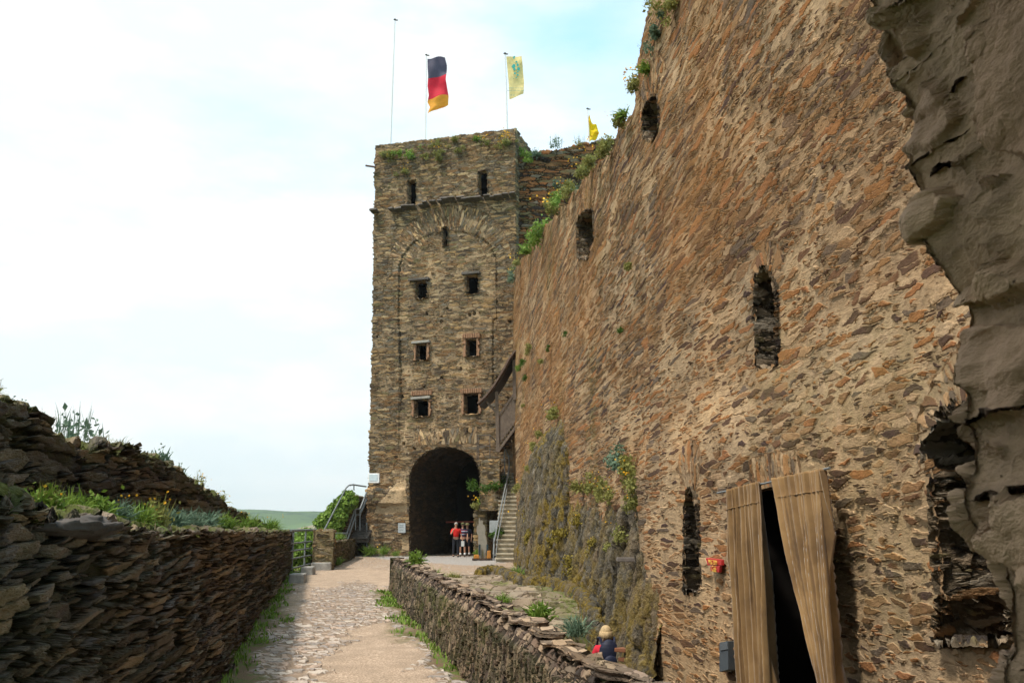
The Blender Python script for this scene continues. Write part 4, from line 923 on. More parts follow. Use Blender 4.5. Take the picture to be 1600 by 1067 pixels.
for t_, q, z_ in (('WEG ZUM', (1124.5, 878.5), .05), ('Café', (1126, 889), .065)):
    k = RP.sz(*q); text('lettering', t_, RP.P(k[0], k[1], WS+.072), z_*1.35, -RP.u, RP.n, M_yel, sg)
bx = thing('cable_box', RP.P(*RP.sz(1142, 1025), .3), 'narrow blue-grey cable box on the wall left of the curtains, near the ground', 'cable box')
wall_box(RP, [(1136, 1003), (1147, 1001), (1149, 1046), (1139, 1049)], WB-.0, .07, 'casing', plain('blue grey metal', (.07, .085, .10), .7, .5, .2), bx); wall_box(RP, [(1137.5, 1005), (1146, 1003), (1147, 1014), (1138.5, 1016)], WB+.071, .006, 'lid', plain('light metal', (.12, .135, .15), .7, .5, .3), bx)
c = RP.sz(1003, 874); m = MB(); m.box(RP.P(c[0]+.1, c[1], .25), (.28, .30, .06), 0, .9); o = m.build('water_spout', M_slabd, castle, .01)

# ================================================================== FLAGS
def pole(px_b, py_b, px_t, py_t, d, name, label, w_=.05):
    b = at_y(px_b, py_b, d); t = at_y(px_t, py_t, d); T = thing(name, (b[0], b[1], b[2]-1.2), label, 'flagpole', 'poles on the castle roofs')
    m = MB(); m.tube([b-np.array([0, 0, 1.2]), (b+t)/2, t], w_, 10, w_*.6); m.build('mast', M_white, T)
    m = MB(); m.ball(t+np.array([0, 0, .04]), w_*1.5, 6, 1, 1, .6); m.box(t+np.array([.08, 0, .0]), (.2, .05, .05)); m.build('finial', M_slabd, T); return T, b, t
def flag(name, d, L_, Rr, mat_fn, label, seed, amp=.12, nr_=90, nc_=40, cat='flag'):
    """L_, Rr: px outlines of the left and right edges, top to bottom"""
    tv = np.linspace(0, 1, nr_)
    def pl(e):
        e = np.array(e, float); k = np.linspace(0, 1, len(e)); return np.interp(tv, k, e[:, 0]), np.interp(tv, k, e[:, 1])
    lx, ly = pl(L_); rx, ry = pl(Rr); u = np.linspace(0, 1, nc_)
    X = np.zeros((nr_, nc_)); Y = X.copy(); Z = X.copy()
    for i in range(nr_):
        for j in range(nc_):
            px = lx[i]*(1-u[j])+rx[i]*u[j]; py = ly[i]*(1-u[j])+ry[i]*u[j]; dy_ = amp*u[j]**.5*(math.sin(u[j]*5+tv[i]*9+seed)+.6*math.sin(tv[i]*17-u[j]*4+seed))
            p = at_y(px, py, d); X[i, j], Y[i, j], Z[i, j] = p[0], p[1]+dy_, p[2]
    T = thing(name, (X[0, 0], Y[0, 0], Z[-1, 0]), label, cat)
    mats, idx, names = mat_fn
    k = len(mats)
    if k == 1: grid_obj('cloth', X, Y, Z, mats[0], T)
    else:
        cuts = [0]+[int(nr_*c) for c in idx]+[nr_-1]
        for a in range(k): grid_obj(names[a], X[cuts[a]:cuts[a+1]+1], Y[cuts[a]:cuts[a+1]+1], Z[cuts[a]:cuts[a+1]+1], mats[a], T)
    return T, (X, Y, Z)
cl = lambda n, c: leafy(n, c, tuple(x*.85 for x in c), .45)
pole(610, 222, 617, 32, 49, 'flagpole', 'bare tall thin white mast at the left corner of the tower roof', .055)
pole(665, 216, 666, 87, 48.2, 'flagpole', 'white pole carrying the black, red and gold flag on the tower roof', .045)
pole(793, 204, 789, 85, 47.5, 'flagpole', 'white pole carrying the tall yellow banner on the tower roof', .06)
pole(921, 226, 918, 171, 50, 'flagpole', 'short white pole with a slack yellow flag above the joining wall', .05)
flag('flag', 48.2, [(668, 92), (668, 105), (669, 119), (668, 135), (670, 149), (668, 160), (672, 168), (668, 178)], [(695, 90), (698, 100), (698, 113), (697, 128), (700, 145), (701, 150), (700, 163), (693, 166)], ([cl('black cloth', (.11, .10, .15)), cl('red cloth', (.75, .03, .06)), cl('gold cloth', (.95, .42, .05))], (.33, .66), ['black_stripe', 'red_stripe', 'gold_stripe']), 'black, red and gold three-striped flag hanging from the middle pole on the tower', 2, .16)
yf, (FX, FY, FZ) = flag('flag', 47.5, [(791, 89), (793, 110), (795, 133), (796, 156)], [(815, 88), (817, 105), (819, 130), (818, 147)], ([cl('yellow cloth', (.95, .76, .34))], None, None), 'tall pale yellow banner with teal shapes and small lines of writing', 5, .05)
TEAL = plain('teal print', (.03, .36, .33), .6, var=.05)
fb = np.array([(803, 92, 2.0, 3.2), (807, 98.5, 1.9, 1.7), (809, 103, 1.9, 2.6), (802.5, 105, 3.2, 3.6), (803.5, 110.5, 2.2, 2.4), (810.5, 109.5, 2.6, 3), (809, 114, 1.6, 2.0), (804.5, 116.5, 1.7, 2.0), (809, 119, 2.0, 1.8), (806.5, 123, 1.8, .8), (802.5, 124.5, .9, .5)])
for dy_ in (-.11, .11):
    m = MB(); rb = random.Random(4)
    for (x, y, a, b) in fb:
        pts = []; n = 7
        for i in range(n): an = 2*math.pi*i/n+.3; kk = rb.uniform(.6, 1.15); q = at_y(x+a*kk*math.cos(an), y+b*kk*math.sin(an), 47.5); pts.append(q)
        m.prism([(0, 0, 0)]*0+[tuple(p) for p in pts], (0, dy_-.005, 0), (0, dy_+.005, 0))
    m.build('teal_emblem', TEAL, yf)
for (x, y, t_, sz_) in ((806, 138, 'STADT AM RHEIN', .105), (806, 142, 'BURG UND FESTUNG', .10), (801, 149, 'O O', .14)): 
    p = at_y(x, y, 47.35); text('lettering', t_, p, sz_, (1, 0), (0, -1), plain('grey green print', (.25, .38, .3), .6), yf)
flag('flag', 50, [(919.5, 183), (920, 195), (921, 208), (921, 222)], [(921, 182), (929, 195), (936.5, 207), (932, 217)], ([cl('bright yellow cloth', (.95, .68, .02))], None, None), 'slack bright yellow triangular flag above the joining wall, far right', 8, .2)

# ================================================================== TOWER FITTINGS
fl_ = thing('floodlight', TP.P(*TP.sz(589, 747), .4), 'square white-framed floodlight on the lower left of the tower', 'floodlight')
wall_box(TP, [(581, 740), (598, 740), (598, 755), (581, 755)], .32, .14, 'frame', M_white, fl_, .02); wall_box(TP, [(583, 741.5), (596, 741.5), (596, 752), (583, 752)], .455, .02, 'glass', plain('lamp glass', (.50, .58, .62), .15, .8), fl_)
q = TP.sz(589, 758); m = MB(); m.beam(TP.P(q[0], q[1]+.05, .1), TP.P(q[0], q[1]+.05, .4), .06, .05); m.beam(TP.P(q[0]+.2, q[1]+.16, .35), TP.P(q[0]-.2, q[1]+.16, .35), .05, .04); m.build('bracket', M_steel, fl_)
ip = thing('information_plate', TP.P(*TP.sz(630, 825), .1), 'grey metal plate on the tower just left of the gate arch', 'plate')
wall_box(TP, [(624.5, 817), (636, 817), (636, 832), (624.5, 832)], .16, .05, 'panel', M_plate, ip)
for yy in (820, 823, 827): wall_box(TP, [(626.5, yy), (633, yy), (633, yy+.6), (626.5, yy+.6)], .213, .004, 'lettering', plain('faded print', (.2, .22, .23)), ip, 0)
m = MB(); a = TP.sz(575, 816); b = TP.sz(575.5, 858); m.tube([TP.P(a[0]+.02, a[1], .12), TP.P(b[0]+.02, b[1], .12)], .04); dpp = m.build('downpipe', M_steel, tower)

# stair beside the gate
def stairs():
    T = thing('stone_stairs', (-.4, 41, 0), 'worn stone stairs climbing between the gate tower and the castle wall', 'stairs'); rb = random.Random(2); n = 21
    for i in range(n):
        y0 = 40.7+i*.25; z1_ = .20*(i+1); cx = on_z(787, 875, 0)[0]+.0; xl = at_y(774+i*.35, 840, y0)[0]; xr = float(RP.xy(y0, .0)[0])+.25
        m = MB(); v = []
        m.box(((xl+xr)/2, y0+.55, z1_-.05), (xr-xl+.0, 1.15, .09), rb.uniform(-.02, .02)); m.box(((xl+xr)/2, y0+.6, z1_-.145), (xr-xl-.05, 1.1, .11), 0)
        m.build('step', M_stepm, T, .02)
    m = MB(); m.box((-.35, 43.6, 0), (.9, 5.3, .1)); return T
M_stepm = plain('worn step stone', (.40, .35, .26), .85, var=.45, scale=4, bump=.02)
stairs()
M_block = stone_mat('block rubble', .45, .12, [OLV, BRN, GRY, TAN, DRK, GRY], (.3, .23, .14), disp=.08, patch=(.3,), dark=(.05, .04, .03), dark_amt=.8)
def stone_block(name, foot, z0, z1, mat, parent=None, step=.04, masks=(0, .3, 0), top_noise=.08, topf=None, taper=0):
    """solid masonry block: foot = plan polygon, counter-clockwise"""
    P = resample([np.array(p, float) for p in foot], step); P = np.vstack([P, P[:1]]); c = P[:-1].mean(0)
    L_ = np.concatenate([[0], np.cumsum(np.linalg.norm(np.diff(P, axis=0), axis=1))]); nrr = max(6, int((z1-z0)/step))
    v = np.linspace(0, 1, nrr)[:, None]; zt = (z1 if topf is None else topf(P[:, 0], P[:, 1]))+top_noise*fbm(P[:, 0]*3, P[:, 1]*3, 0, 5)
    Z = z0+v*(zt[None]-z0) if np.ndim(zt) else z0+v*(zt-z0)+0*P[:, 0][None]
    k = 1-taper*v; X = c[0]+(P[:, 0]-c[0])[None]*k; Y = c[1]+(P[:, 1]-c[1])[None]*k
    kk = np.linspace(1, .02, 14)[1:, None]; kt = (1-taper)*kk
    X = np.vstack([X, c[0]+(P[:, 0]-c[0])[None]*kt]); Y = np.vstack([Y, c[1]+(P[:, 1]-c[1])[None]*kt])
    zc = Z[-1].mean(); Zt2 = Z[-1][None]*kk+zc*(1-kk)+.04*fbm(X[nrr:]*4, Y[nrr:]*4, 0, 3) if topf is None else np.array(topf(X[nrr:], Y[nrr:]))
    Z = np.vstack([Z, Zt2])
    o = grid_obj(name, X, Y, Z, mat, parent, (L_[None]+0*X, (X-c[0])*0+np.vstack([np.zeros((nrr, X.shape[1])), 1-kk+0*X[nrr:]]), Z), tuple(m+0*X for m in masks)); return o
tw = lambda s, d: tuple(TP.xy(s, d))
sA_ = TP.sz(751, 860)[0]; sB_ = TP.sz(775, 860)[0]
pb = stone_block('planter_block', [tw(sA_, .0), tw(sA_, 1.1), tw(sB_+.05, 1.3), tw(sB_-.3, .0)], -.3, TP.sz(760, 792)[1]*.93, M_block, masks=(.1, .3, .1)); tag(pb, 'low rubble block with flowering plants on top, right of the gate arch', 'stone block')
pl2 = thing('information_board', at_y(770, 826, 42.2), 'grey blank board fixed beside the foot of the stone stairs', 'board')
a, b = at_y(765, 813, 42.2), at_y(778, 832, 42.2); m = MB(); m.box(((a[0]+b[0])/2, 42.2, (a[2]+b[2])/2), (abs(b[0]-a[0]), .05, abs(a[2]-b[2])), .06); m.build('panel', M_plate, pl2, .01)
m = MB(); m.tube([((a[0]+b[0])/2, 42.25, 0), ((a[0]+b[0])/2, 42.25, b[2]+.2)], .03); m.build('post', M_steel, pl2)
# steel handrail of the stone stairs, ending in a curl
hr = thing('stair_handrail', at_y(772, 868, 41.2), 'thin grey steel handrail curving up beside the stone stairs', 'handrail')
def pyl(pts): return [at_y(*p) for p in pts]
top_r = [(771, 866, 40.9), (773, 842, 41.2), (780, 806, 42.4), (788, 768, 43.8), (793, 745, 44.6), (796, 728, 45), (795, 714, 45.1), (791, 704, 45.1), (787, 699, 45.1)]
m = MB(); m.tube(pyl(top_r), .035); m.build('top_rail', M_steel, hr)
m = MB(); m.tube(pyl([(775, 868, 40.9), (777, 845, 41.3), (784, 808, 42.4), (791, 770, 43.8), (793, 752, 44.6)]), .025); m.build('lower_rail', M_steel, hr)
for (x, y, d, y2) in ((772, 845, 41.1, 868), (780, 806, 42.4, 850), (788, 768, 43.8, 795), (788, 700, 45.0, 775), (795, 728, 45.0, 760)): m = MB(); m.tube(pyl([(x, y, d), (x+1, y2, d)]), .03); m.build('post', M_steel, hr)
gr_ = thing('landing_railing', at_y(762, 720, 44.6), 'thin grey steel railing of the landing above the right side of the gate', 'railing')
for ln in ([(745, 680, 44.6), (766, 680, 44.6), (772, 686, 44.7), (780, 698, 44.9)], [(745, 697, 44.6), (766, 697, 44.6)]): m = MB(); m.tube(pyl(ln), .025); m.build('rail', M_slabd, gr_)
for x, y2 in ((745.5, 720), (748, 718), (765.5, 718)): m = MB(); m.tube(pyl([(x, 680, 44.6), (x, y2, 44.6)]), .022); m.build('post', M_slabd, gr_)
lb = stone_block('landing_block', [(at_y(750, 800, 45.2)[0], 44.9), (at_y(781, 800, 44.2)[0], 44.0), (at_y(781, 800, 44.2)[0], 45.9), (at_y(750, 800, 45.6)[0], 46.4)], 2.3, at_y(765, 718, 44.6)[2], M_block, masks=(.1, .15, .1), step=.06); tag(lb, 'rubble landing block above and right of the gate arch under the steel railing', 'stone block')

# covered timber staircase
ts = thing('covered_wooden_staircase', at_y(780, 700, 45), 'dark timber staircase with pitched slate roof against the tower, above the stone stairs', 'staircase')
D1, D2 = 44.2, 45.7
def wb(name, a, b, w_, h_, mat=M_wood2, d=D1): m = MB(); m.beam(at_y(*a, d), at_y(*b, d), w_, h_, (0, 1, 0)); return m.build(name, mat, ts, .01)
roofl = [(747, 629), (760, 617), (770, 604), (780, 589), (789, 573), (797, 558), (806, 546)]
P1 = [at_y(x, y, D1-.25) for x, y in roofl]; P2 = [p+np.array([.25, 1.7, 0]) for p in P1]
V = []; 
for a, b in zip(P1, P2): V += [a, b]
m = MB()
for k_ in (0, .11): pass
n_ = len(P1); vs = [p for p in V]+[p+np.array([.03, 0, -.12]) for p in V]
m.add(vs, [(2*i, 2*i+2, 2*i+3, 2*i+1) for i in range(n_-1)]+[(2*n_+2*i, 2*n_+2*i+1, 2*n_+2*i+3, 2*n_+2*i+2) for i in range(n_-1)]+[(2*i, 2*n_+2*i, 2*n_+2*i+2, 2*i+2) for i in range(n_-1)]+[(2*i+1, 2*i+3, 2*n_+2*i+3, 2*n_+2*i+1) for i in range(n_-1)]); m.build('roof', M_roof, ts)
m = MB(); m.tube([p+np.array([0, -.05, -.08]) for p in P1], .09, 4); m.build('barge_board', M_wood, ts)
wb('post', (776, 612), (778, 706), .17, .17); wb('post', (803, 562), (804, 625), .17, .17); wb('brace', (760, 627), (776, 645), .1, .1)
wb('handrail', (778, 652), (806, 611), .1, .1); wb('stringer', (778, 706), (811, 660), .12, .30, M_wood2)
for i in range(9):
    t = (i+.6)/9.3; x = 778+28*t; wb('baluster', (x, 655-41*t), (x+.4, 697-39*t), .10, .05, M_wood2)
for i in range(8):
    t = i/8.; p = at_y(779+28*t, 703-40*t, D1); m = MB(); m.box((p[0]+.1, D1+.8, p[2]+.05), (.35, 1.5, .06)); m.build('tread', M_wood, ts)
a = at_y(781, 700, D2); b = at_y(812, 560, D2); 
# silhouette board (life-size photo stand-in seen from behind)
cb = thing('cutout_board', at_y(755, 876, 43), 'grey life-size figure cut-out board standing to the right of the gate', 'cut-out board')
cpx = [(747, 872), (747.5, 850), (746.8, 845), (747.5, 835), (746, 833), (744.5, 828), (745, 820), (748, 818.5), (748, 808), (749.5, 807), (750.5, 813), (752, 811), (754.5, 812), (754, 817), (757.5, 819), (758.5, 824), (758, 833), (759.5, 838), (761, 846), (761, 855), (758, 864), (757.5, 872), (755.5, 872), (755, 856), (754, 856), (753, 872)]
pts = [at_y(x, y+1.5, 43) for x, y in cpx]; m = MB(); m.prism([tuple(p) for p in pts], (0, 0, 0), (.01, .03, 0)); m.build('figure', plain('grey board back', (.27, .245, .20), .8, var=.15), cb)
p = at_y(752, 873, 43); m = MB(); m.box((p[0]+.05, 42.95, .06), (.95, .55, .08), .05); m.build('base', M_wood, cb, .01)
for x, c_ in ((749.3, (.02, .04, .05)), (761.5, (.02, .04, .05))): q = at_y(x, 864, 42.9); m = MB(); m.box((q[0], 42.9, .48), (.09, .05, .5)); m.build('strut', plain('dark strut', c_), cb)
for x, w_, h_ in ((744.5, .26, .17), (764, .18, .35)): q = at_y(x, 873, 42.75); m = MB(); m.box((q[0], 42.75, .10+h_/2), (w_, .2, h_), .1, .85); m.build('weight_block', plain('orange plastic', (.42, .17, .03), .7, var=.25), cb, .02)

# ================================================================== LEFT OF THE GATE
# pier, low return wall, railing, stone blocks
pf = [on_z(487, 890, 0)[:2], on_z(520, 890, 0)[:2]]
pa, pb2 = np.array(pf[0]), np.array(pf[1]); ctr = (pa+pb2)/2
pier = thing('gate_pier', (*ctr, 0), 'square stone pier at the end of the steel railing, left of the path', 'pier')
wx = pb2[0]-pa[0]
stone_block('shaft', [(pa[0], pa[1]), (pb2[0], pb2[1]), (pb2[0]-.1, pb2[1]+.8), (pa[0]-.1, pa[1]+.8)], -.3, 1.42, M_block, pier, .035, (.45, .35, .1))
m = MB(); m.box((ctr[0]-.02, ctr[1]-.05, .12), (wx*.95, .5, .3), .1, .95); m.build('plinth', M_slab, pier, .03)
rw0, rw1 = on_z(519, 888, 0)[:2], on_z(554, 872, 0)[:2]
rw = stone_block('return_wall', [(rw0[0]-.2, rw0[1]), (rw0[0]+.0, rw0[1]-.1), (rw1[0], rw1[1]), (rw1[0]-.6, rw1[1]+.3)], -.3, .93, M_left, None, .05, (.15, .5, .1)); tag(rw, 'short low slate wall running from the pier towards the tower', 'wall')
rl = thing('steel_railing', (*on_z(470, 890, 0)[:2], 0), 'grey tubular steel railing between the left wall and the pier', 'railing')
qa, qb = on_z(453, 894, 0), on_z(491, 884, 0)
def rp_(t, z): return (qa[0]+(qb[0]-qa[0])*t, qa[1]+(qb[1]-qa[1])*t, z)
for z in (.12, .45, .72, .98, 1.42): m = MB(); m.tube([rp_(-.05, z*1.0), rp_(1.02, z)], .03 if z < 1.3 else .045); m.build('rail', M_steel, rl)
for t in (.06, .55): m = MB(); m.tube([rp_(t, -.1), rp_(t, 1.42)], .035); m.build('post', M_steel, rl)
for (x0, y0, x1, y1, lab) in ((449, 898, 474, 911, 'grey-brown stone block at the foot of the left wall end'), (468, 888, 488, 898, 'stone block in front of the pier, right of the other block')):
    a = on_z(x0, y1, 0); b = on_z(x1, y1, 0); m = MB(); w_ = b[0]-a[0]; m.box(((a[0]+b[0])/2, a[1]+.3, .10), (w_, .6, .32), .05, .93); o = m.build('stone_block', M_slab, None, .04, sub=0); tag(o, lab, 'stone block')
# stair block with ivy beside the tower
sbx = [at_y(500, 830, 47), at_y(545, 768, 47), at_y(574, 776, 47)]
def sbt(x, y): return np.interp(x, [sbx[0][0]-.6, sbx[0][0], sbx[1][0], sbx[2][0], sbx[2][0]+1], [.4, sbx[0][2]-.2, sbx[1][2]-.15, sbx[2][2], sbx[2][2]])
# the mass recedes so only its dark side and treads show on the right
sb = stone_block('stair_tower_base', [(sbx[0][0], 47.0), (at_y(545, 800, 47)[0], 47.0), (at_y(572, 800, 51)[0]+.3, 51.5), (sbx[0][0]-.3, 51.5)], -.4, 4, M_left, None, .09, (.05, .3, .1), .0, sbt); tag(sb, 'dark stone stair flank left of the tower, overgrown with ivy', 'stone stair')
le = thing('outer_stairs', at_y(560, 850, 47), 'short flight of stone steps left of the tower behind the steel handrail', 'stairs')
for i in range(14):
    t = i/13; p = at_y(540+26*t, 838-46*t, 47.6+3*t); m = MB(); m.box((p[0]+.5, p[1]+.3, p[2]-.06), (1.3, .7, .12), .1); m.box((p[0]+.55, p[1]+.45, p[2]-.2), (1.2, .6, .2), .1); m.build('step', M_slabd, le, .015)
oh = thing('outer_handrail', at_y(541, 845, 46.6), 'galvanised double handrail on the steps left of the tower', 'handrail')
for o_y in (0, 1):
    k = 10*o_y; m = MB(); m.tube(pyl([(541+1*o_y, 836+k, 46.6), (555+o_y, 795+k*.9, 47), (562.5, 795+k*.9, 47.3), (573, 769+k, 47.8)]), .045); m.build('rail', M_steel, oh)
for x, y in ((541, 834), (555.5, 796), (562.5, 796)): m = MB(); m.tube(pyl([(x, y, 47), (x, y+(18 if x < 550 else 32), 47)]), .03); m.build('post', M_steel, oh)
oh2 = thing('ivy_handrail', at_y(495, 828, 45.8), 'long straight handrail slanting up over the ivy to the left of the tower', 'handrail')
m = MB(); m.tube(pyl([(506, 829, 45.8), (520, 802, 46), (541, 762, 46.3), (545, 758, 46.5), (552, 757, 46.8), (572, 760, 48)]), .04); m.build('rail', M_steel, oh2)
m = MB(); m.tube(pyl([(553, 757, 46.8), (553, 766, 46.8)]), .03); m.build('post', M_steel, oh2)
nr2 = thing('terrace_railing', at_y(530, 835, 45), 'low horizontal steel railing behind the short wall beside the pier', 'railing')
for ln in ([(520, 833, 44), (541, 833, 45.5)], [(520, 839, 44), (541, 840, 45.5)]): m = MB(); m.tube(pyl(ln), .04); m.build('rail', M_steel, nr2)
m = MB(); m.tube(pyl([(527, 833, 44.5), (527, 847, 44.5)]), .035); m.build('post', M_steel, nr2)
# ivy and hedge
def bush(name, cs, rad, n, size, mat, label, cat, seed=1, stems=None):
    rs = np.random.default_rng(seed); cs = np.array(cs, float); rad = np.array(rad, float); T = thing(name, (cs[:, 0].mean(), cs[:, 1].mean(), min(cs[:, 2].min()-rad.max(), 0) if True else 0), label, cat)
    k = rs.choice(len(cs), n, p=rad**2/np.sum(rad**2)); d = rs.normal(size=(n, 3)); d /= np.linalg.norm(d, axis=1)[:, None]
    lump = .72+.55*vn(d[:, 0]*1.8+k, d[:, 1]*1.8, d[:, 2]*1.8, seed); p = cs[k]+d*(rad[k]*lump*rs.uniform(.6, 1.0, n))[:, None]
    v, f = quads(p, size, rs, d); mesh_np('foliage', v, f, mat, T, smooth=False)
    m = MB(); rb = random.Random(seed)
    for c in cs[::2]: m.tube([(c[0]+rb.uniform(-.1, .1), c[1]+.1, c[2]-1.0), c], .035, 5, .015)
    m.build('stems', M_wood, T); return T
iv = []; ir = []; rb = random.Random(8)
for i in range(30):
    t = rb.random(); px = 497+50*t; top_y = 832-66*t**.9; py = top_y+rb.uniform(2, 14+26*(1-abs(t-.5)*.8)); 
    if px > 540: py = top_y+rb.uniform(2, 16)
    iv.append(at_y(px+rb.uniform(-3, 1), py, 46.6+rb.uniform(-.2, .4))); ir.append(rb.uniform(.3, .55))
bush('ivy', iv, ir, 9000, .13, LG, 'bright green ivy climbing the stone stair flank left of the tower', 'ivy', 2)
hv = []; hr_ = []
for i in range(30):
    px = rb.uniform(446, 496); py = rb.uniform(845, 885); hv.append(at_y(px, py, 36.5+rb.uniform(0, 1.2))); hr_.append(rb.uniform(.35, .6))
bush('hedge', hv, hr_, 8000, .14, LG, 'green leafy hedge filling the gap behind the steel railing', 'hedge', 3)
# kerb along the rock
kp = [(752, 893), (775, 888), (790, 890), (806, 899), (822, 907), (850, 910), (875, 912), (895, 920), (915, 932), (932, 945), (945, 962)]
kc = np.array([on_z(x-9, y+10, 0) for x, y in kp]); kc = resample(list(kc[:, :2]), .05, False); cs_ = np.linspace(0, 1, 26)
nv = np.gradient(kc, axis=0); nv = np.stack([nv[:, 1], -nv[:, 0]], 1); nv /= np.linalg.norm(nv, axis=1)[:, None]
prof = [(-.16, -.9), (-.17, -.1), (-.15, .20), (-.10, .28), (0, .30), (.08, .28), (.13, .20), (.15, -.1), (.15, -.9)]
pr = resample([np.array(p) for p in prof], .03, False)
KX = kc[:, 0][None]+nv[:, 0][None]*pr[:, 0][:, None]; KY = kc[:, 1][None]+nv[:, 1][None]*pr[:, 0][:, None]; KZ = pr[:, 1][:, None]+ground_z(kc[:, 0], kc[:, 1])[None]*.4+.05*fbm(KX*3, KY*3, 0, 3)-(.5*sstep(.6, 0, np.arange(len(kc))*.05)+.4*sstep(.6, 0, (len(kc)-1-np.arange(len(kc)))*.05))[None]
kb = grid_obj('kerb', KX, KY, KZ, M_rock, None, None, (None, 1.0+0*KX, None), flip=True); tag(kb, 'low winding moss-covered stone kerb at the foot of the rock', 'kerb')
# worn bedrock and slab paving of the court, falling in low steps
xs2 = np.linspace(-3.2, 2.6, 420)[None, :]; ys2 = (1/np.linspace(1/11.5, 1/35, 520))[:, None]; XX = xs2+0*ys2; YY = ys2+0*xs2
stp = YY+.5*np.sin(XX*.9)+1.2*fbm(XX*.5, YY*.3, 0, 7); fr_ = stp/2.1; lev = np.floor(fr_)+sstep(.0, .12, fr_-np.floor(fr_)); 
ZZ2 = ground_z(XX, YY)+.035+.09*(lev*2.1-stp)/2.1+.10*fbm(XX*1.1, YY*.8, 0, 9)
sl_ = (XX-LWp.p[0])*LWp.n[0]+(YY-LWp.p[1])*LWp.n[1]; cw2 = RP.xy(np.clip(YY, 4, 46), 0)[0]-XX
hl = ((sl_ > -.2) | (cw2 < .25) | (YY > 31+.9*XX+fbm(XX, YY, 0, 3)*2))[1:, 1:]
M_pave = stone_mat('worn slate paving', .75, .34, [(.26, .22, .17), (.20, .165, .13), (.32, .26, .2), (.15, .125, .1), (.24, .19, .14)], (.15, .12, .08), disp=.05, patch=(.2,), stain=(.2, .13, .07), stain_amt=.4, small=1.5, dark=(.06, .05, .03), moss=(.10, .12, .025))
pv_ = grid_obj('court_paving', XX, YY, ZZ2, M_pave, None, (XX, ZZ2, YY), (None, .9*np.maximum(sstep(1.3, .5, cw2), sstep(.12, .2, fbm(XX, YY*.6, 0, 19))), .2+0*XX), hl); tag(pv_, kind='structure')
# wooden edge boards by the visitor
for (x0, y0, x1, y1, l) in ((976, 1016, 997, 1014, 'rusty brown plank edging just right of the woman'), (981, 1031, 1007, 1030, 'lower dark plank edging beside the wall foot')):
    a = at_y(x0, y0, 14.2); b = at_y(x1, y1, 14.6); m = MB(); m.beam(a, b, .35, .06); o = m.build('plank_edging', plain('rust brown plank', (.20, .08, .04), .8, var=.3), None, .01); tag(o, l, 'plank')
# ================================================================== PEOPLE
M_skin = plain('skin', (.50, .27, .18), .6, var=.08)
def skin_obj(name, V, E, Rr, mat, parent, sub=1, root=0):
    me = bpy.data.meshes.new(name); me.from_pydata([tuple(v) for v in V], E, []); me.materials.append(mat); o = link(bpy.data.objects.new(name, me)); o.parent = parent
    sm_ = o.modifiers.new('skin', 'SKIN'); sm_.use_smooth_shade = True; sm_.branch_smoothing = .3
    sv = me.skin_vertices[0].data
    for i, r in enumerate(Rr): sv[i].radius = r if isinstance(r, tuple) else (r, r); sv[i].use_root = (i == root)
    if sub: s = o.modifiers.new('sub', 'SUBSURF'); s.levels = s.render_levels = sub
    return o
class Sk:
    def __init__(s): s.v = []; s.e = []; s.r = []
    def p(s, co, r, par=None):
        s.v.append(tuple(co)); s.r.append(r); i = len(s.v)-1
        if par is not None: s.e.append((par, i))
        return i
    def chain(s, pts, par): 
        for co, r in pts: par = s.p(co, r, par)
        return par
def lerp(a, b, t): return tuple(np.array(a)+(np.array(b)-np.array(a))*t)
def hand(S, par, wrist, dirv, palmside, curl=.5):
    """palm with four unequal bent fingers and a thumb"""
    d = np.array(dirv, float); d /= np.linalg.norm(d); s_ = np.array(palmside, float); s_ -= d*(s_@d); s_ /= np.linalg.norm(s_); n_ = np.cross(d, s_)
    w_ = np.array(wrist); pm = S.p(w_+d*.05, (.032, .018), par); pe = S.p(w_+d*.08, (.034, .016), pm)
    for i, L_ in enumerate((.062, .074, .070, .055)):
        o = s_*(-.027+.018*i); a = w_+d*.09+o; dd = d.copy(); q = S.p(a, .010, pe)
        for j in range(3): dd = dd+n_*curl*.45; dd /= np.linalg.norm(dd); a = a+dd*L_/3; q = S.p(a, .009-.001*j, q)
    a = w_+d*.03-s_*.03; q = S.p(a, .011, pm); a = a+(d*.6-s_*.5+n_*.3)*.035; q = S.p(a, .010, q); S.p(a+(d*.9-s_*.1+n_*.3)*.028, .008, q)
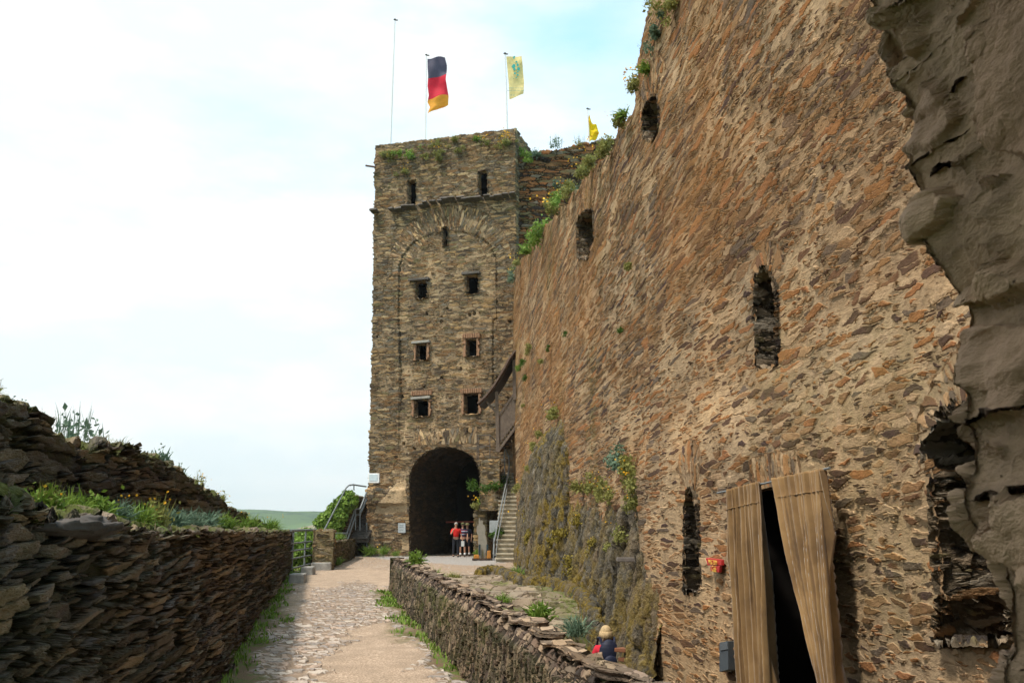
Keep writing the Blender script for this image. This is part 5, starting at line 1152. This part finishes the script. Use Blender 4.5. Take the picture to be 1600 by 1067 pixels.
def person(loc, rz, label, shirt, trouser, hair, arms, legs=None, hairlen=0, H=1.74, shorts=False, female=False, hat=None, shoe=None, socks=None, lean=0.0, head_turn=0):
    T = thing('person', loc, label, 'person', 'visitors'); T.rotation_euler = (0, 0, rz); k = H/1.74
    T.scale = (k, k, k)
    S = Sk(); sw = .17 if female else .19
    pel = S.p((0, 0, .95), (.13, .095)); sp1 = S.p((0, 0, 1.10), (.12, .09), pel); ch = S.p((0, -.0, 1.30), (.145, .10), sp1); nb = S.p((0, 0, 1.44), (.08, .07), ch)
    nk = S.p((0, -.005, 1.51), .052, nb); hd1 = S.p((0, -.025, 1.575), (.062, .075), nk); hd2 = S.p((0, -.02, 1.645), (.073, .092), hd1); hd3 = S.p((0, -.01, 1.70), (.06, .075), hd2)
    legs = legs or {}
    LJ = {}
    for sd_ in (-1, 1):
        hip = (sd_*.095, 0, .90); kn = legs.get(('k', sd_), (sd_*.11, -.02, .49)); an = legs.get(('a', sd_), (sd_*.12, .01, .09)); toe = (an[0]+.02*sd_, an[1]-.17, .035)
        LJ[sd_] = (hip, kn, an, toe); i = S.p(hip, .088, pel); S.chain([(lerp(hip, kn, .5), .075), (kn, .054), (lerp(kn, an, .35), .055), (an, .036), ((an[0], an[1]-.05, .045), .038), (toe, .03)], i)
    AJ = {}
    for sd_ in (-1, 1):
        sh = (sd_*sw, 0, 1.40); el_, wr, hdir = arms[sd_]; AJ[sd_] = (sh, el_, wr)
        i = S.p(sh, .055, ch); j = S.chain([(lerp(sh, el_, .5), .045), (el_, .037), (lerp(el_, wr, .4), .036), (wr, .024)], i); hand(S, j, wr, hdir, (0, 1, 0) if abs(hdir[1]) < .7 else (1, 0, 0), .45)
    b = skin_obj('body', S.v, S.e, S.r, M_skin, T, 1)
    # face
    m = MB(); 
    for e in (-.026, .026): m.ball((e, -.105, 1.645), .011, 5)
    m.build('eyes', plain('eye dark', (.04, .03, .03)), T).location = (0, 0, 0)
    m = MB(); m.ball((0, -.122, 1.618), .016, 5, .8, 1, 1.5); m.ball((-.082, -.01, 1.635), .022, 5, .5, 1, 1.3); m.ball((.082, -.01, 1.635), .022, 5, .5, 1, 1.3); m.build('nose_and_ears', M_skin, T, smooth=True).location = (0, 0, 0)
    m = MB(); m.ball((0, -.10, 1.583), .022, 5, 1.1, .5, .3); m.build('mouth', plain('lips', (.35, .10, .08)), T).location = (0, 0, 0)
    # shirt
    S = Sk(); a0 = S.p((0, 0, .97), (.165, .125)); a1 = S.p((0, 0, 1.10), (.155, .118), a0); a2 = S.p((0, 0, 1.30), (.175, .125), a1); a3 = S.p((0, 0, 1.43), (.10, .085), a2); S.p((0, 0, 1.475), (.066, .066), a3)
    for sd_ in (-1, 1): sh, el_, wr = AJ[sd_]; i = S.p(sh, .072, a2); S.chain([(lerp(sh, el_, .45), .063), (lerp(sh, el_, .85), .062)], i)
    skin_obj('shirt', S.v, S.e, S.r, shirt, T, 1)
    S = Sk(); a0 = S.p((0, 0, .98), (.150, .115))
    for sd_ in (-1, 1):
        hip, kn, an, toe = LJ[sd_]; i = S.p((hip[0], hip[1], .88), .105, a0); S.chain([(lerp(hip, kn, .5), .092), (kn, .075)]+([] if shorts else [(lerp(kn, an, .5), .068), (lerp(kn, an, .93), .062)]), i)
    skin_obj('shorts' if shorts else 'trousers', S.v, S.e, S.r, trouser, T, 1)
    for sd_ in (-1, 1):
        hip, kn, an, toe = LJ[sd_]; m = MB(); m.ball((an[0], an[1]-.06, .045), .05, 7, 1.0, 2.6, .95); o = m.build('shoe', shoe or M_wood, T, smooth=True); o.location = (0, 0, 0)
        if socks: m = MB(); m.tube([(an[0], an[1], .07), lerp(an, kn, .25)], .048, 8, .055); o = m.build('sock', socks, T, smooth=True); o.location = (0, 0, 0)
    # hair: shell over skull, longer at the back when asked
    m = MB(); v = []; f = []; nn = 22
    for i in range(12):
        th = math.pi*(.02+.56*i/11)
        for j in range(nn):
            ph = 2*math.pi*j/nn; back = .5+.5*math.sin(ph)    # +y is the back
            lim = th*(1.0 if back > .35 else .62+.38*back/.35); 
            x = .094*math.sin(lim)*math.cos(ph); y = .108*math.sin(lim)*math.sin(ph)-.012; z = 1.655+.105*math.cos(lim)
            v.append((x*(1+.04*math.sin(j*5+i)), y, z))
    for i in range(11):
        for j in range(nn): f.append((i*nn+j, (i+1)*nn+j, (i+1)*nn+(j+1) % nn, i*nn+(j+1) % nn))
    m.add(v, f)
    if hairlen:
        for j in range(46):
            ph = -0.35*math.pi+1.7*math.pi*(j/45) if True else 0; ph = math.pi*(-.28)+math.pi*1.56*j/45
            x, y = .093*math.cos(ph), .106*math.sin(ph)-.012; dz = hairlen*(.85+.3*random.random())
            m.tube([(x, y, 1.66), (x*1.14, y*1.14, 1.60), (x*1.22, y*1.16, 1.66-dz*.7), (x*1.08, y*1.02, 1.66-dz)], .014, 5, .006)
    h = m.build('hair', hair, T, smooth=True); h.location = (0, 0, 0)
    if hat:
        m = MB(); m.ball((0, -.01, 1.70), .108, 10, 1, 1.08, .72); m.tube([(0, -.01, 1.685), (0, -.01, 1.70)], .155 if hat[1] == 'brim' else .112, 20, .12)
        if hat[1] == 'cap': m.ball((0, -.13, 1.69), .075, 8, 1, 1.1, .16)
        h = m.build('hat', hat[0], T, smooth=True); h.location = (0, 0, 0)
    return T
red = plain('red polo', (.70, .025, .02), .8, var=.1); navy = plain('dark trousers', (.02, .022, .03), .85); ghair = plain('grey hair', (.45, .42, .38), .8, var=.3, scale=60); bhair = plain('blonde hair', (.46, .33, .18), .7, var=.35, scale=60)
N = NT('striped shirt'); z = N.sep(N.geo())[2]; st = N.math('FRACT', N.math('MULTIPLY', z, 6.5)); M_str = N.done(N.ramp(st, [(0, (.03, .03, .07)), (.3, (.45, .5, .62)), (.5, (.55, .55, .6)), (.6, (.30, .04, .06)), (.8, (.03, .03, .07))], 'CONSTANT'), .85)
white = plain('white cloth', (.8, .8, .78), .8, var=.05)
gp = lambda px, py: on_z(px, py, 0)
p = gp(712, 871.5)*1.025
A = person((p[0], p[1], .0), R(8), 'grey-haired man in red polo shirt holding white paper in the gateway', red, navy, ghair,
           {-1: ((-.27, -.12, 1.15), (-.09, -.22, 1.47), (.35, .25, .9)), 1: ((.27, .03, 1.13), (.33, -.05, .88), (.05, -.05, -1))}, shoe=plain('black shoe', (.015, .015, .015), .4))
hp = thing('paper', (p[0]+.33, p[1]-.15, .78), 'white sheet of paper hanging from the hand of the man in red', 'paper'); m = MB(); m.box((p[0]+.36, p[1]-.14, .68), (.16, .012, .27), .3, 1); m.build('sheet', white, hp)
p = gp(722.5, 870.5)*1.02
person((p[0], p[1]+.15, .0), R(-10), 'visitor in striped shirt and olive cap standing behind the man in red', M_str, navy, ghair,
       {-1: ((-.26, .0, 1.13), (-.25, -.10, .88), (0, -.2, -1)), 1: ((.26, .0, 1.13), (.27, -.12, .90), (0, -.2, -1))}, hat=(plain('olive cap', (.12, .12, .05), .8), 'cap'), shorts=True, socks=white, H=1.72, shoe=plain('brown shoe', (.06, .05, .04)))
p = gp(729, 869.5)*1.01
person((p[0], p[1]+.55, .0), R(-15), 'rearmost visitor in yellow brimmed hat and dark clothes in the gateway', plain('dark blue jumper', (.03, .03, .05), .9), navy, ghair,
       {-1: ((-.26, .0, 1.13), (-.25, -.10, .88), (0, -.2, -1)), 1: ((.26, .0, 1.13), (.27, -.12, .90), (0, -.2, -1))}, hat=(plain('straw hat', (.72, .60, .28), .8), 'brim'), shorts=True, socks=white, H=1.70)
q = at_y(947, 980, 15.2); zg = q[2]-1.66
B = person((q[0], q[1], zg), R(188), 'blonde woman seen from behind, red shirt and dark blue backpack, in the sunken court', plain('red jacket', (.55, .02, .04), .85), navy, bhair,
           {-1: ((-.24, -.02, 1.15), (-.2, -.2, .95), (.1, -.9, -.3)), 1: ((.24, -.02, 1.15), (.2, -.2, .95), (-.1, -.9, -.3))}, hairlen=.12, H=1.68, female=True)
bpk = thing('backpack', (q[0], q[1], zg+1.08), 'dark blue backpack worn by the blonde woman in the sunken court', 'backpack'); bpk.rotation_euler = (0, 0, R(8))
def loc_mesh(m, name, mat, par, bev=0): o = m.build(name, mat, par, bev); o.location = (0, 0, 0); return o
nb_ = plain('navy nylon', (.012, .016, .04), .6, var=.3)
m = MB(); m.ball((0, -.17, .17), .20, 12, .85, .55, 1.25); loc_mesh(m, 'bag', nb_, bpk); m = MB(); m.ball((0, -.27, .08), .12, 10, .95, .4, .9); loc_mesh(m, 'front_pocket', nb_, bpk)
for s_ in (-1, 1): m = MB(); m.tube([(s_*.10, -.13, .33), (s_*.12, -.05, .43), (s_*.12, .05, .42), (s_*.13, .13, .28), (s_*.14, .10, .05)], .022, 6); loc_mesh(m, 'strap', nb_, bpk)
# drop the woman to the terrain
gzz = float(ground_z(q[0], q[1])); print('woman ground', gzz, 'feet', zg, q)

# ================================================================== PLANTS, one by one
# tower parapet
tp_list = [(601, 242, .55, LO, 0, 'cushion', 'pale weed at the top left corner of the tower'), (612, 248, .5, LO, 4, 'tuft', 'small weed second from the left near the tower top'), (643, 242, .95, LG, 0, 'cushion', 'large bright green bush near the top of the tower'),
 (635, 270, .5, LO, 12, 'cushion', 'single orange-flowered clump low above the left slit window'), (679, 228, .5, LO, 8, 'cushion', 'orange-flowered clump near the tower rim under the middle flagpole'), (688, 240, .6, LO, 8, 'cushion', 'orange-flowered weed below the middle of the tower rim'), (687, 252, .45, LO, 0, 'tuft', 'small green weed below the middle clump on the tower'),
 (711, 221, .4, LO, 3, 'tuft', 'tiny weed on the tower rim right of the middle'), (745, 221, .4, LG, 2, 'tuft', 'small tuft on the tower rim left of the yellow clumps'), (761, 225, .55, LO, 14, 'cushion', 'yellow-orange clump under the yellow banner pole'), (783, 230, .5, LO, 12, 'cushion', 'yellow-orange clump second from the tower right corner'), (795, 225, .75, LO, 26, 'cushion', 'widest yellow-orange clump at the top right corner of the tower'), (718, 236, .5, LO, 0, 'cushion', 'faint green weed right of the middle clumps on the tower'), (664, 246, .5, LO, 0, 'cushion', 'faint green weed right of the large green bush')]
for (x, y, s, l, f, k, lab) in tp_list: z_ = TP.sz(x, y); weed(TP.P(z_[0], z_[1], .08), s, l, f, k, (*TP.n, .4), lab, group='weeds on the tower parapet')
for (x, y, s, l, f, k, lab) in [(826, 247, .9, LG, 0, 'cushion', 'green bush on the joining wall next to the tower corner'), (868, 232, .9, LGB, 0, 'stalk', 'wispy grey stalks on top of the joining wall'), (838, 246, .6, LGB, 0, 'tuft', 'grey-green tuft on the joining wall'), (889, 297, 1.1, LGB, 0, 'cushion', 'grey-green shrub where the joining wall meets the castle wall'), (905, 229, .7, LO, 0, 'stalk', 'dry stalks on the joining wall left of the slack flag')]:
    z_ = CP.sz(x, y); weed(CP.P(z_[0], z_[1], .1), s, l, f, k, (0, -1, .4), lab, group='weeds on the joining wall')
# castle wall rim: far to near
rim = [(803, 430, 1.0, LGB, 6, 'cushion', 'lowest grey-green clump at the far end of the castle wall rim'), (812, 408, .9, LO, 8, 'cushion', 'yellow-flecked clump second from the far end of the rim'), (828, 392, .9, LG, 0, 'tuft', 'small green tuft below the big bush on the rim'),
 (846, 366, 1.6, LG, 0, 'cushion', 'biggest bright green bush on the castle wall rim, left of the far window'), (872, 326, 1.1, LO, 12, 'cushion', 'orange-flowered clump on the rim above the far window'), (880, 312, .9, LG, 6, 'cushion', 'green clump on the rim beside the orange-flowered one'), (895, 296, .8, LO, 10, 'cushion', 'yellow-green clump on the rim near the grey shrub'), (922, 266, .8, LO, 8, 'cushion', 'yellow-green clump on the middle of the rim'),
 (936, 248, .75, LO, 6, 'cushion', 'yellow-green clump right of the slack flag'), (947, 232, .8, LO, 10, 'cushion', 'long yellow-green clump halfway up the rim'), (972, 192, .6, LO, 6, 'cushion', 'olive clump on the steep part of the rim'), (977, 180, .4, LG, 4, 'tuft', 'small tuft above the olive clump on the steep rim'), (988, 128, .55, LO, 22, 'cushion', 'bright orange-flowered clump jutting from the steep rim against the sky'), (1003, 108, .4, LG, 4, 'tuft', 'green tuft above the orange-flowered clump'), (1010, 78, .45, LGB, 0, 'stalk', 'wispy grey stalks jutting from the steep rim'), (1020, 45, .6, LGB, 0, 'cushion', 'grey-green cushion near the top edge of the photo'), (1027, 14, .7, LO, 0, 'stalk', 'dark dry bush at the very top of the broken rim'), (1046, 12, .5, LO, 4, 'cushion', 'small olive clump right of the dry bush at the top')]
for (x, y, s, l, f, k, lab) in rim: z_ = RP.sz(x+(11 if y < 245 else 2), y+3); weed(RP.P(z_[0], z_[1], .05), s*.62, l, f, k, (*RP.n, .2), lab, group='weeds along the castle wall rim')
# on the face and the rock
face = [(818, 565, .5, LD, 0, 'cushion'), (813, 575, .6, LG, 0, 'cushion'), (822, 590, .4, LD, 0, 'cushion'), (828, 548, .6, LO, 4, 'cushion'), (857, 545, .3, LD, 0, 'cushion'), (846, 566, .4, LO, 8, 'cushion'), (818, 634, .35, LO, 6, 'cushion'), (884, 522, .25, LD, 0, 'cushion'), (971, 516, .22, LD, 0, 'cushion'), (985, 415, .3, LO, 0, 'cushion'), (866, 648, .75, LO, 8, 'cushion'), (845, 678, .55, LO, 5, 'cushion'), (835, 700, .55, LO, 6, 'cushion'), (826, 735, .6, LO, 6, 'cushion'), (812, 760, .7, LO, 6, 'cushion'),
 (905, 765, .5, LO, 8, 'tuft'), (925, 762, .6, LO, 8, 'cushion'), (945, 764, .6, LO, 12, 'cushion'), (955, 775, .4, LO, 10, 'cushion'), (968, 720, .7, LGB, 0, 'cushion'), (982, 738, .6, LO, 10, 'cushion'), (990, 760, .6, LO, 16, 'cushion'), (993, 790, .5, LO, 12, 'cushion'), (975, 835, .55, LO, 12, 'cushion'), (955, 858, .5, LO, 5, 'cushion'), (880, 830, .6, LM, 3, 'cushion'), (868, 845, .7, LM, 2, 'cushion'), (828, 808, .8, LM, 4, 'cushion'), (838, 780, .6, LM, 4, 'cushion'), (832, 840, .9, LM, 2, 'cushion'), (895, 880, .7, LM, 2, 'cushion'), (905, 812, .5, LM, 5, 'cushion'), (930, 850, .5, LM, 3, 'cushion')]
nmf = {0: 'dark green cushion', 1: 'green cushion'}
hs = 'first second third fourth fifth sixth seventh eighth ninth tenth eleventh twelfth thirteenth fourteenth fifteenth sixteenth seventeenth eighteenth nineteenth twentieth'.split()
kinds = {id(LD): 'dark green cushion', id(LG): 'fresh green cushion', id(LO): 'olive wallflower clump', id(LGB): 'grey-green cushion', id(LM): 'mossy yellow-brown cushion'}
cnt = {}
order = sorted(range(len(face)), key=lambda i: face[i][1]); labs = {}
for i in order: kn_ = kinds[id(face[i][3])]; cnt[kn_] = cnt.get(kn_, 0)+1; labs[i] = '%s on the castle wall and rock, %s from the top' % (kn_, hs[cnt[kn_]-1])
for i, (x, y, s, l, f, k) in enumerate(face):
    z_ = RP.sz(x, y); o = float(wall_off(np.array(z_[0]), np.array(z_[1])))
    jx = np.argmin(np.abs(sk[0]-z_[0])); 
    if 12.6 < z_[0] < 40:
        # slide along the view ray on to the rock surface
        best = None
        for t in np.linspace(0, 1.6, 60):
            r_ = ray(x, y); nn_ = r_[:2]@RP.n; tt_ = ((RP.p+RP.n*t)@RP.n)/nn_; pt = O+r_*tt_; s2 = (pt[:2]-RP.p)@RP.u
            j2_ = np.argmin(np.abs(sk[0]-s2)); i2 = np.argmin(np.abs(Zk[:, j2_]-pt[2])); ro = max(ok[i2, j2_], float(wall_off(np.array(s2), np.array(pt[2]))))
            if t >= ro-.12: best = pt; break
        pt = best if best is not None else RP.P(z_[0], z_[1], o)
    else: pt = RP.P(z_[0], z_[1], o+.05)
    weed(pt, s*.75, l, f//2, k, (*RP.n, .2), labs[i], group='cushions growing on the castle wall and rock')
# left wall ledge and rim
lf = [(56, 628, .26, LO, 0, 'grass', 'tan dry tuft on the top left of the left wall'), (92, 648, .18, LGB, 0, 'tuft', 'small grey-green tuft right of the dry tuft on the left wall'), (128, 690, .3, LB_, 0, 'stalk', 'dry straw stalks on the left wall rim'), (155, 695, .45, LGB, 0, 'stalk', 'tall thin stalks with grey leaves on the left wall rim'), (182, 700, .55, LGB, 0, 'stalk', 'tallest bare stalk on the left wall rim'), (205, 702, .25, LO, 0, 'grass', 'low dry grass on the flat part of the left wall rim'), (232, 706, .25, LO, 0, 'grass', 'tan grass tuft on the flat part of the left wall rim'), (282, 728, .42, LGB, 0, 'tuft', 'grey-green shrub where the left wall rim starts to drop'), (310, 745, .4, LGB, 0, 'tuft', 'leafy tuft on the falling rim of the left wall'), (335, 772, .5, LO, 5, 'stalk', 'thin stalks with flowers low on the left wall rim'), (362, 790, .5, LO, 4, 'tuft', 'weed tuft near the low end of the left wall rim')]
for (x, y, s, l, f, k, lab) in lf: z_ = LB.sz(x, y); s__ = z_[0]; zt_ = float(interp(s__, ut)); weed(LB.P(s__, zt_+.02, -.25), s*.62, l, f, k, (0, 0, 1), lab, group='weeds on the left wall rim')
lg = [(66, 795, .16, LG, 0, 'tuft', 'small green rosette on the ledge near the big dark stone'), (110, 792, .2, LG, 0, 'tuft', 'green tuft on the ledge behind the dark capstone'), (150, 790, .26, LG, 0, 'tuft', 'wide green tuft on the ledge right of the capstone'), (185, 785, .3, LG, 0, 'grass', 'grassy clump in the middle of the ledge'), (215, 790, .3, LG, 0, 'tuft', 'leafy green clump in the middle of the ledge'), (245, 788, .32, LGB, 6, 'grass', 'blue-green clump with yellow flowers on the ledge'), (272, 790, .35, LG, 0, 'grass', 'long green grass clump on the ledge'), (292, 775, .45, LO, 12, 'stalk', 'tall yellow-flowered stalks on the ledge'), (312, 795, .4, LGB, 0, 'grass', 'blue-green grass clump right on the ledge'), (335, 800, .45, LGB, 0, 'grass', 'blue-green spray of grass spilling from the ledge'), (355, 802, .5, LGB, 0, 'grass', 'pale spray of grass at the right of the ledge'), (378, 806, .5, LG, 0, 'grass', 'green grass near the narrow end of the ledge'), (410, 812, .6, LG, 4, 'grass', 'last green clump before the path end of the left wall'), (152, 756, .3, LO, 4, 'stalk', 'thin yellow-flowered stalk left of the middle of the ledge'), (438, 822, .7, LG, 4, 'grass', 'yellow-green weed on the far end of the left wall')]
for (x, y, s, l, f, k, lab) in lg: z_ = LP.sz(x, 826); s__ = z_[0]; weed(LP.P(s__, float(np.interp(d_of(s__), [2.5, 4, 9, 23, 31], [1.7, 1.62, 1.53, 1.45, 1.42]))+.03, -.25), s*.62, l, f, k, (*LP.n*.4, 1), lab, group='weeds on the ledge of the left wall', dens=2.2)
# court and low wall
gl_ = [(844, 964, .42, LG, 0, 'tuft', 'large bright green leafy plant behind the low wall coping', .0), (900, 985, .4, LGB, 0, 'grass', 'pale grass spray behind the coping left of the woman', 0), (745, 935, .35, LG, 3, 'grass', 'low green weed behind the coping, far left of the big leafy plant', 0), (785, 942, .4, LG, 0, 'grass', 'dark stalky weed between the slabs behind the coping', 0), (680, 900, .45, LG, 0, 'grass', 'grass tuft behind the far part of the low wall', 0), (708, 902, .4, LO, 0, 'grass', 'dry grass tuft behind the far part of the low wall', 0), (973, 985, .45, LD, 4, 'grass', 'dark green weed between the woman and the wall', -.5), (985, 1020, .4, LD, 8, 'tuft', 'dark leafy plant at the foot of the castle wall right of the woman', -.9), (960, 960, .5, LD, 3, 'grass', 'green weeds at the rock foot above the woman', -.3), (915, 935, .45, LG, 0, 'grass', 'green weed beside the end of the mossy kerb', 0), (1000, 1040, .4, LO, 8, 'stalk', 'yellow-flowered stalk at the foot of the castle wall', -.9), (650, 873, .3, LG, 0, 'tuft', 'small green tuft on the rounded far end of the low wall', .85), (806, 897, .5, LG, 0, 'grass', 'weed at the foot of the rock by the kerb', 0)]
for (x, y, s, l, f, k, lab, z_) in gl_: q = on_z(x, y+6, z_); weed(q, s, l, f, k, (0, 0, 1), lab, group='weeds in the court', dens=2)
for (x, y, d, s, l, f, k, lab) in [(779, 762, 44.3, 1.0, LD, 0, 'cushion', 'dark green bush growing on the wall beside the stone stairs'), (760, 786, 45.3, .8, LG, 8, 'cushion', 'flowering green plant on the block right of the gate'), (745, 792, 45.3, .6, LO, 14, 'cushion', 'orange-flowered clump overhanging the gate corner'), (768, 783, 45, .6, LB_, 3, 'tuft', 'pinkish dry weed on the block right of the gate'), (776, 835, 42, .6, LD, 0, 'cushion', 'dark green plant at the foot of the stair handrail'), (747, 868, 43.5, .4, LG, 0, 'tuft', 'green tuft behind the cut-out board'), (600, 865, 46.6, .6, LG, 2, 'grass', 'grass tuft at the foot of the tower, left'), (578, 866, 47, .7, LG, 0, 'grass', 'grass at the left foot of the tower'), (618, 868, 46.3, .4, LG, 3, 'grass', 'weed at the tower foot near the gate'), (530, 846, 42, .6, LG, 0, 'grass', 'yellow-green grass on top of the short return wall'), (526, 882, 36.5, .5, LG, 0, 'grass', 'weeds at the foot of the short return wall')]:
    weed(at_y(x, y, d), s, l, f, k, (0, -.3, 1), lab, group='weeds round the gate', dens=1.5)

# short grass along the path edges: uncountable, one object
def blades(n, xs_, ys_, zf, h, seed):
    rs = np.random.default_rng(seed); a = rs.uniform(0, 2*math.pi, n); L_ = h*rs.uniform(.4, 1, n); w_ = .006+.004*rs.random(n)
    w_ = w_*np.clip(ys_/8, 1, 3); dx, dy_ = np.cos(a), np.sin(a); ln = rs.uniform(.1, .8, n)*L_; b = np.stack([xs_, ys_, zf], 1); s = np.stack([-dy_*w_, dx*w_, 0*w_], 1)
    m1 = b+np.stack([dx*ln*.4, dy_*ln*.4, L_*.6], 1); t = b+np.stack([dx*ln, dy_*ln, L_], 1)
    V = np.stack([b-s, b+s, m1+s*.8, m1-s*.8, m1-s*.8, m1+s*.8, t+s*.1, t-s*.1], 1).reshape(-1, 3); return V, np.arange(n*8).reshape(-1, 4)
rs = np.random.default_rng(9)
fl = grass.ravel(); pr_ = np.where(fl > .45, fl, 0)*sstep(-.02, .14, fbm(Xp*2.2, Yp*1.6, 0, 91).ravel()+.10*(fl > .9))
cell = (np.gradient(ys[:, 0])[:, None]*np.ones((1, 820))).ravel(); pr_ = pr_*np.abs(cell)*(Yp.ravel() < 48); pr_ /= pr_.sum()
idx = rs.choice(len(fl), 42000, p=pr_); xg = Xp.ravel()[idx]+rs.normal(size=42000)*.02; yg = Yp.ravel()[idx]+rs.normal(size=42000)*.03
v, f = blades(42000, xg, yg, Zp.ravel()[idx]-.01, .085, 2); go = mesh_np('grass', v, f, LG, None, smooth=False); tag(go, kind='stuff')

# haze: the far slopes fade a little
hz_ = MB(); hz_.box((0, 1300, 10), (7100, 7900, 330)); 
hm = bpy.data.materials.new('haze'); hm.use_nodes = True; t_ = hm.node_tree; t_.nodes.clear(); po = t_.nodes.new('ShaderNodeOutputMaterial'); pv = t_.nodes.new('ShaderNodeVolumePrincipled'); pv.inputs['Density'].default_value = .0002; pv.inputs['Color'].default_value = (.86, .95, .97, 1); pv.inputs['Anisotropy'].default_value = .2; t_.links.new(pv.outputs[0], po.inputs['Volume'])
if True: ho = hz_.build('haze', hm); tag(ho, kind='stuff')
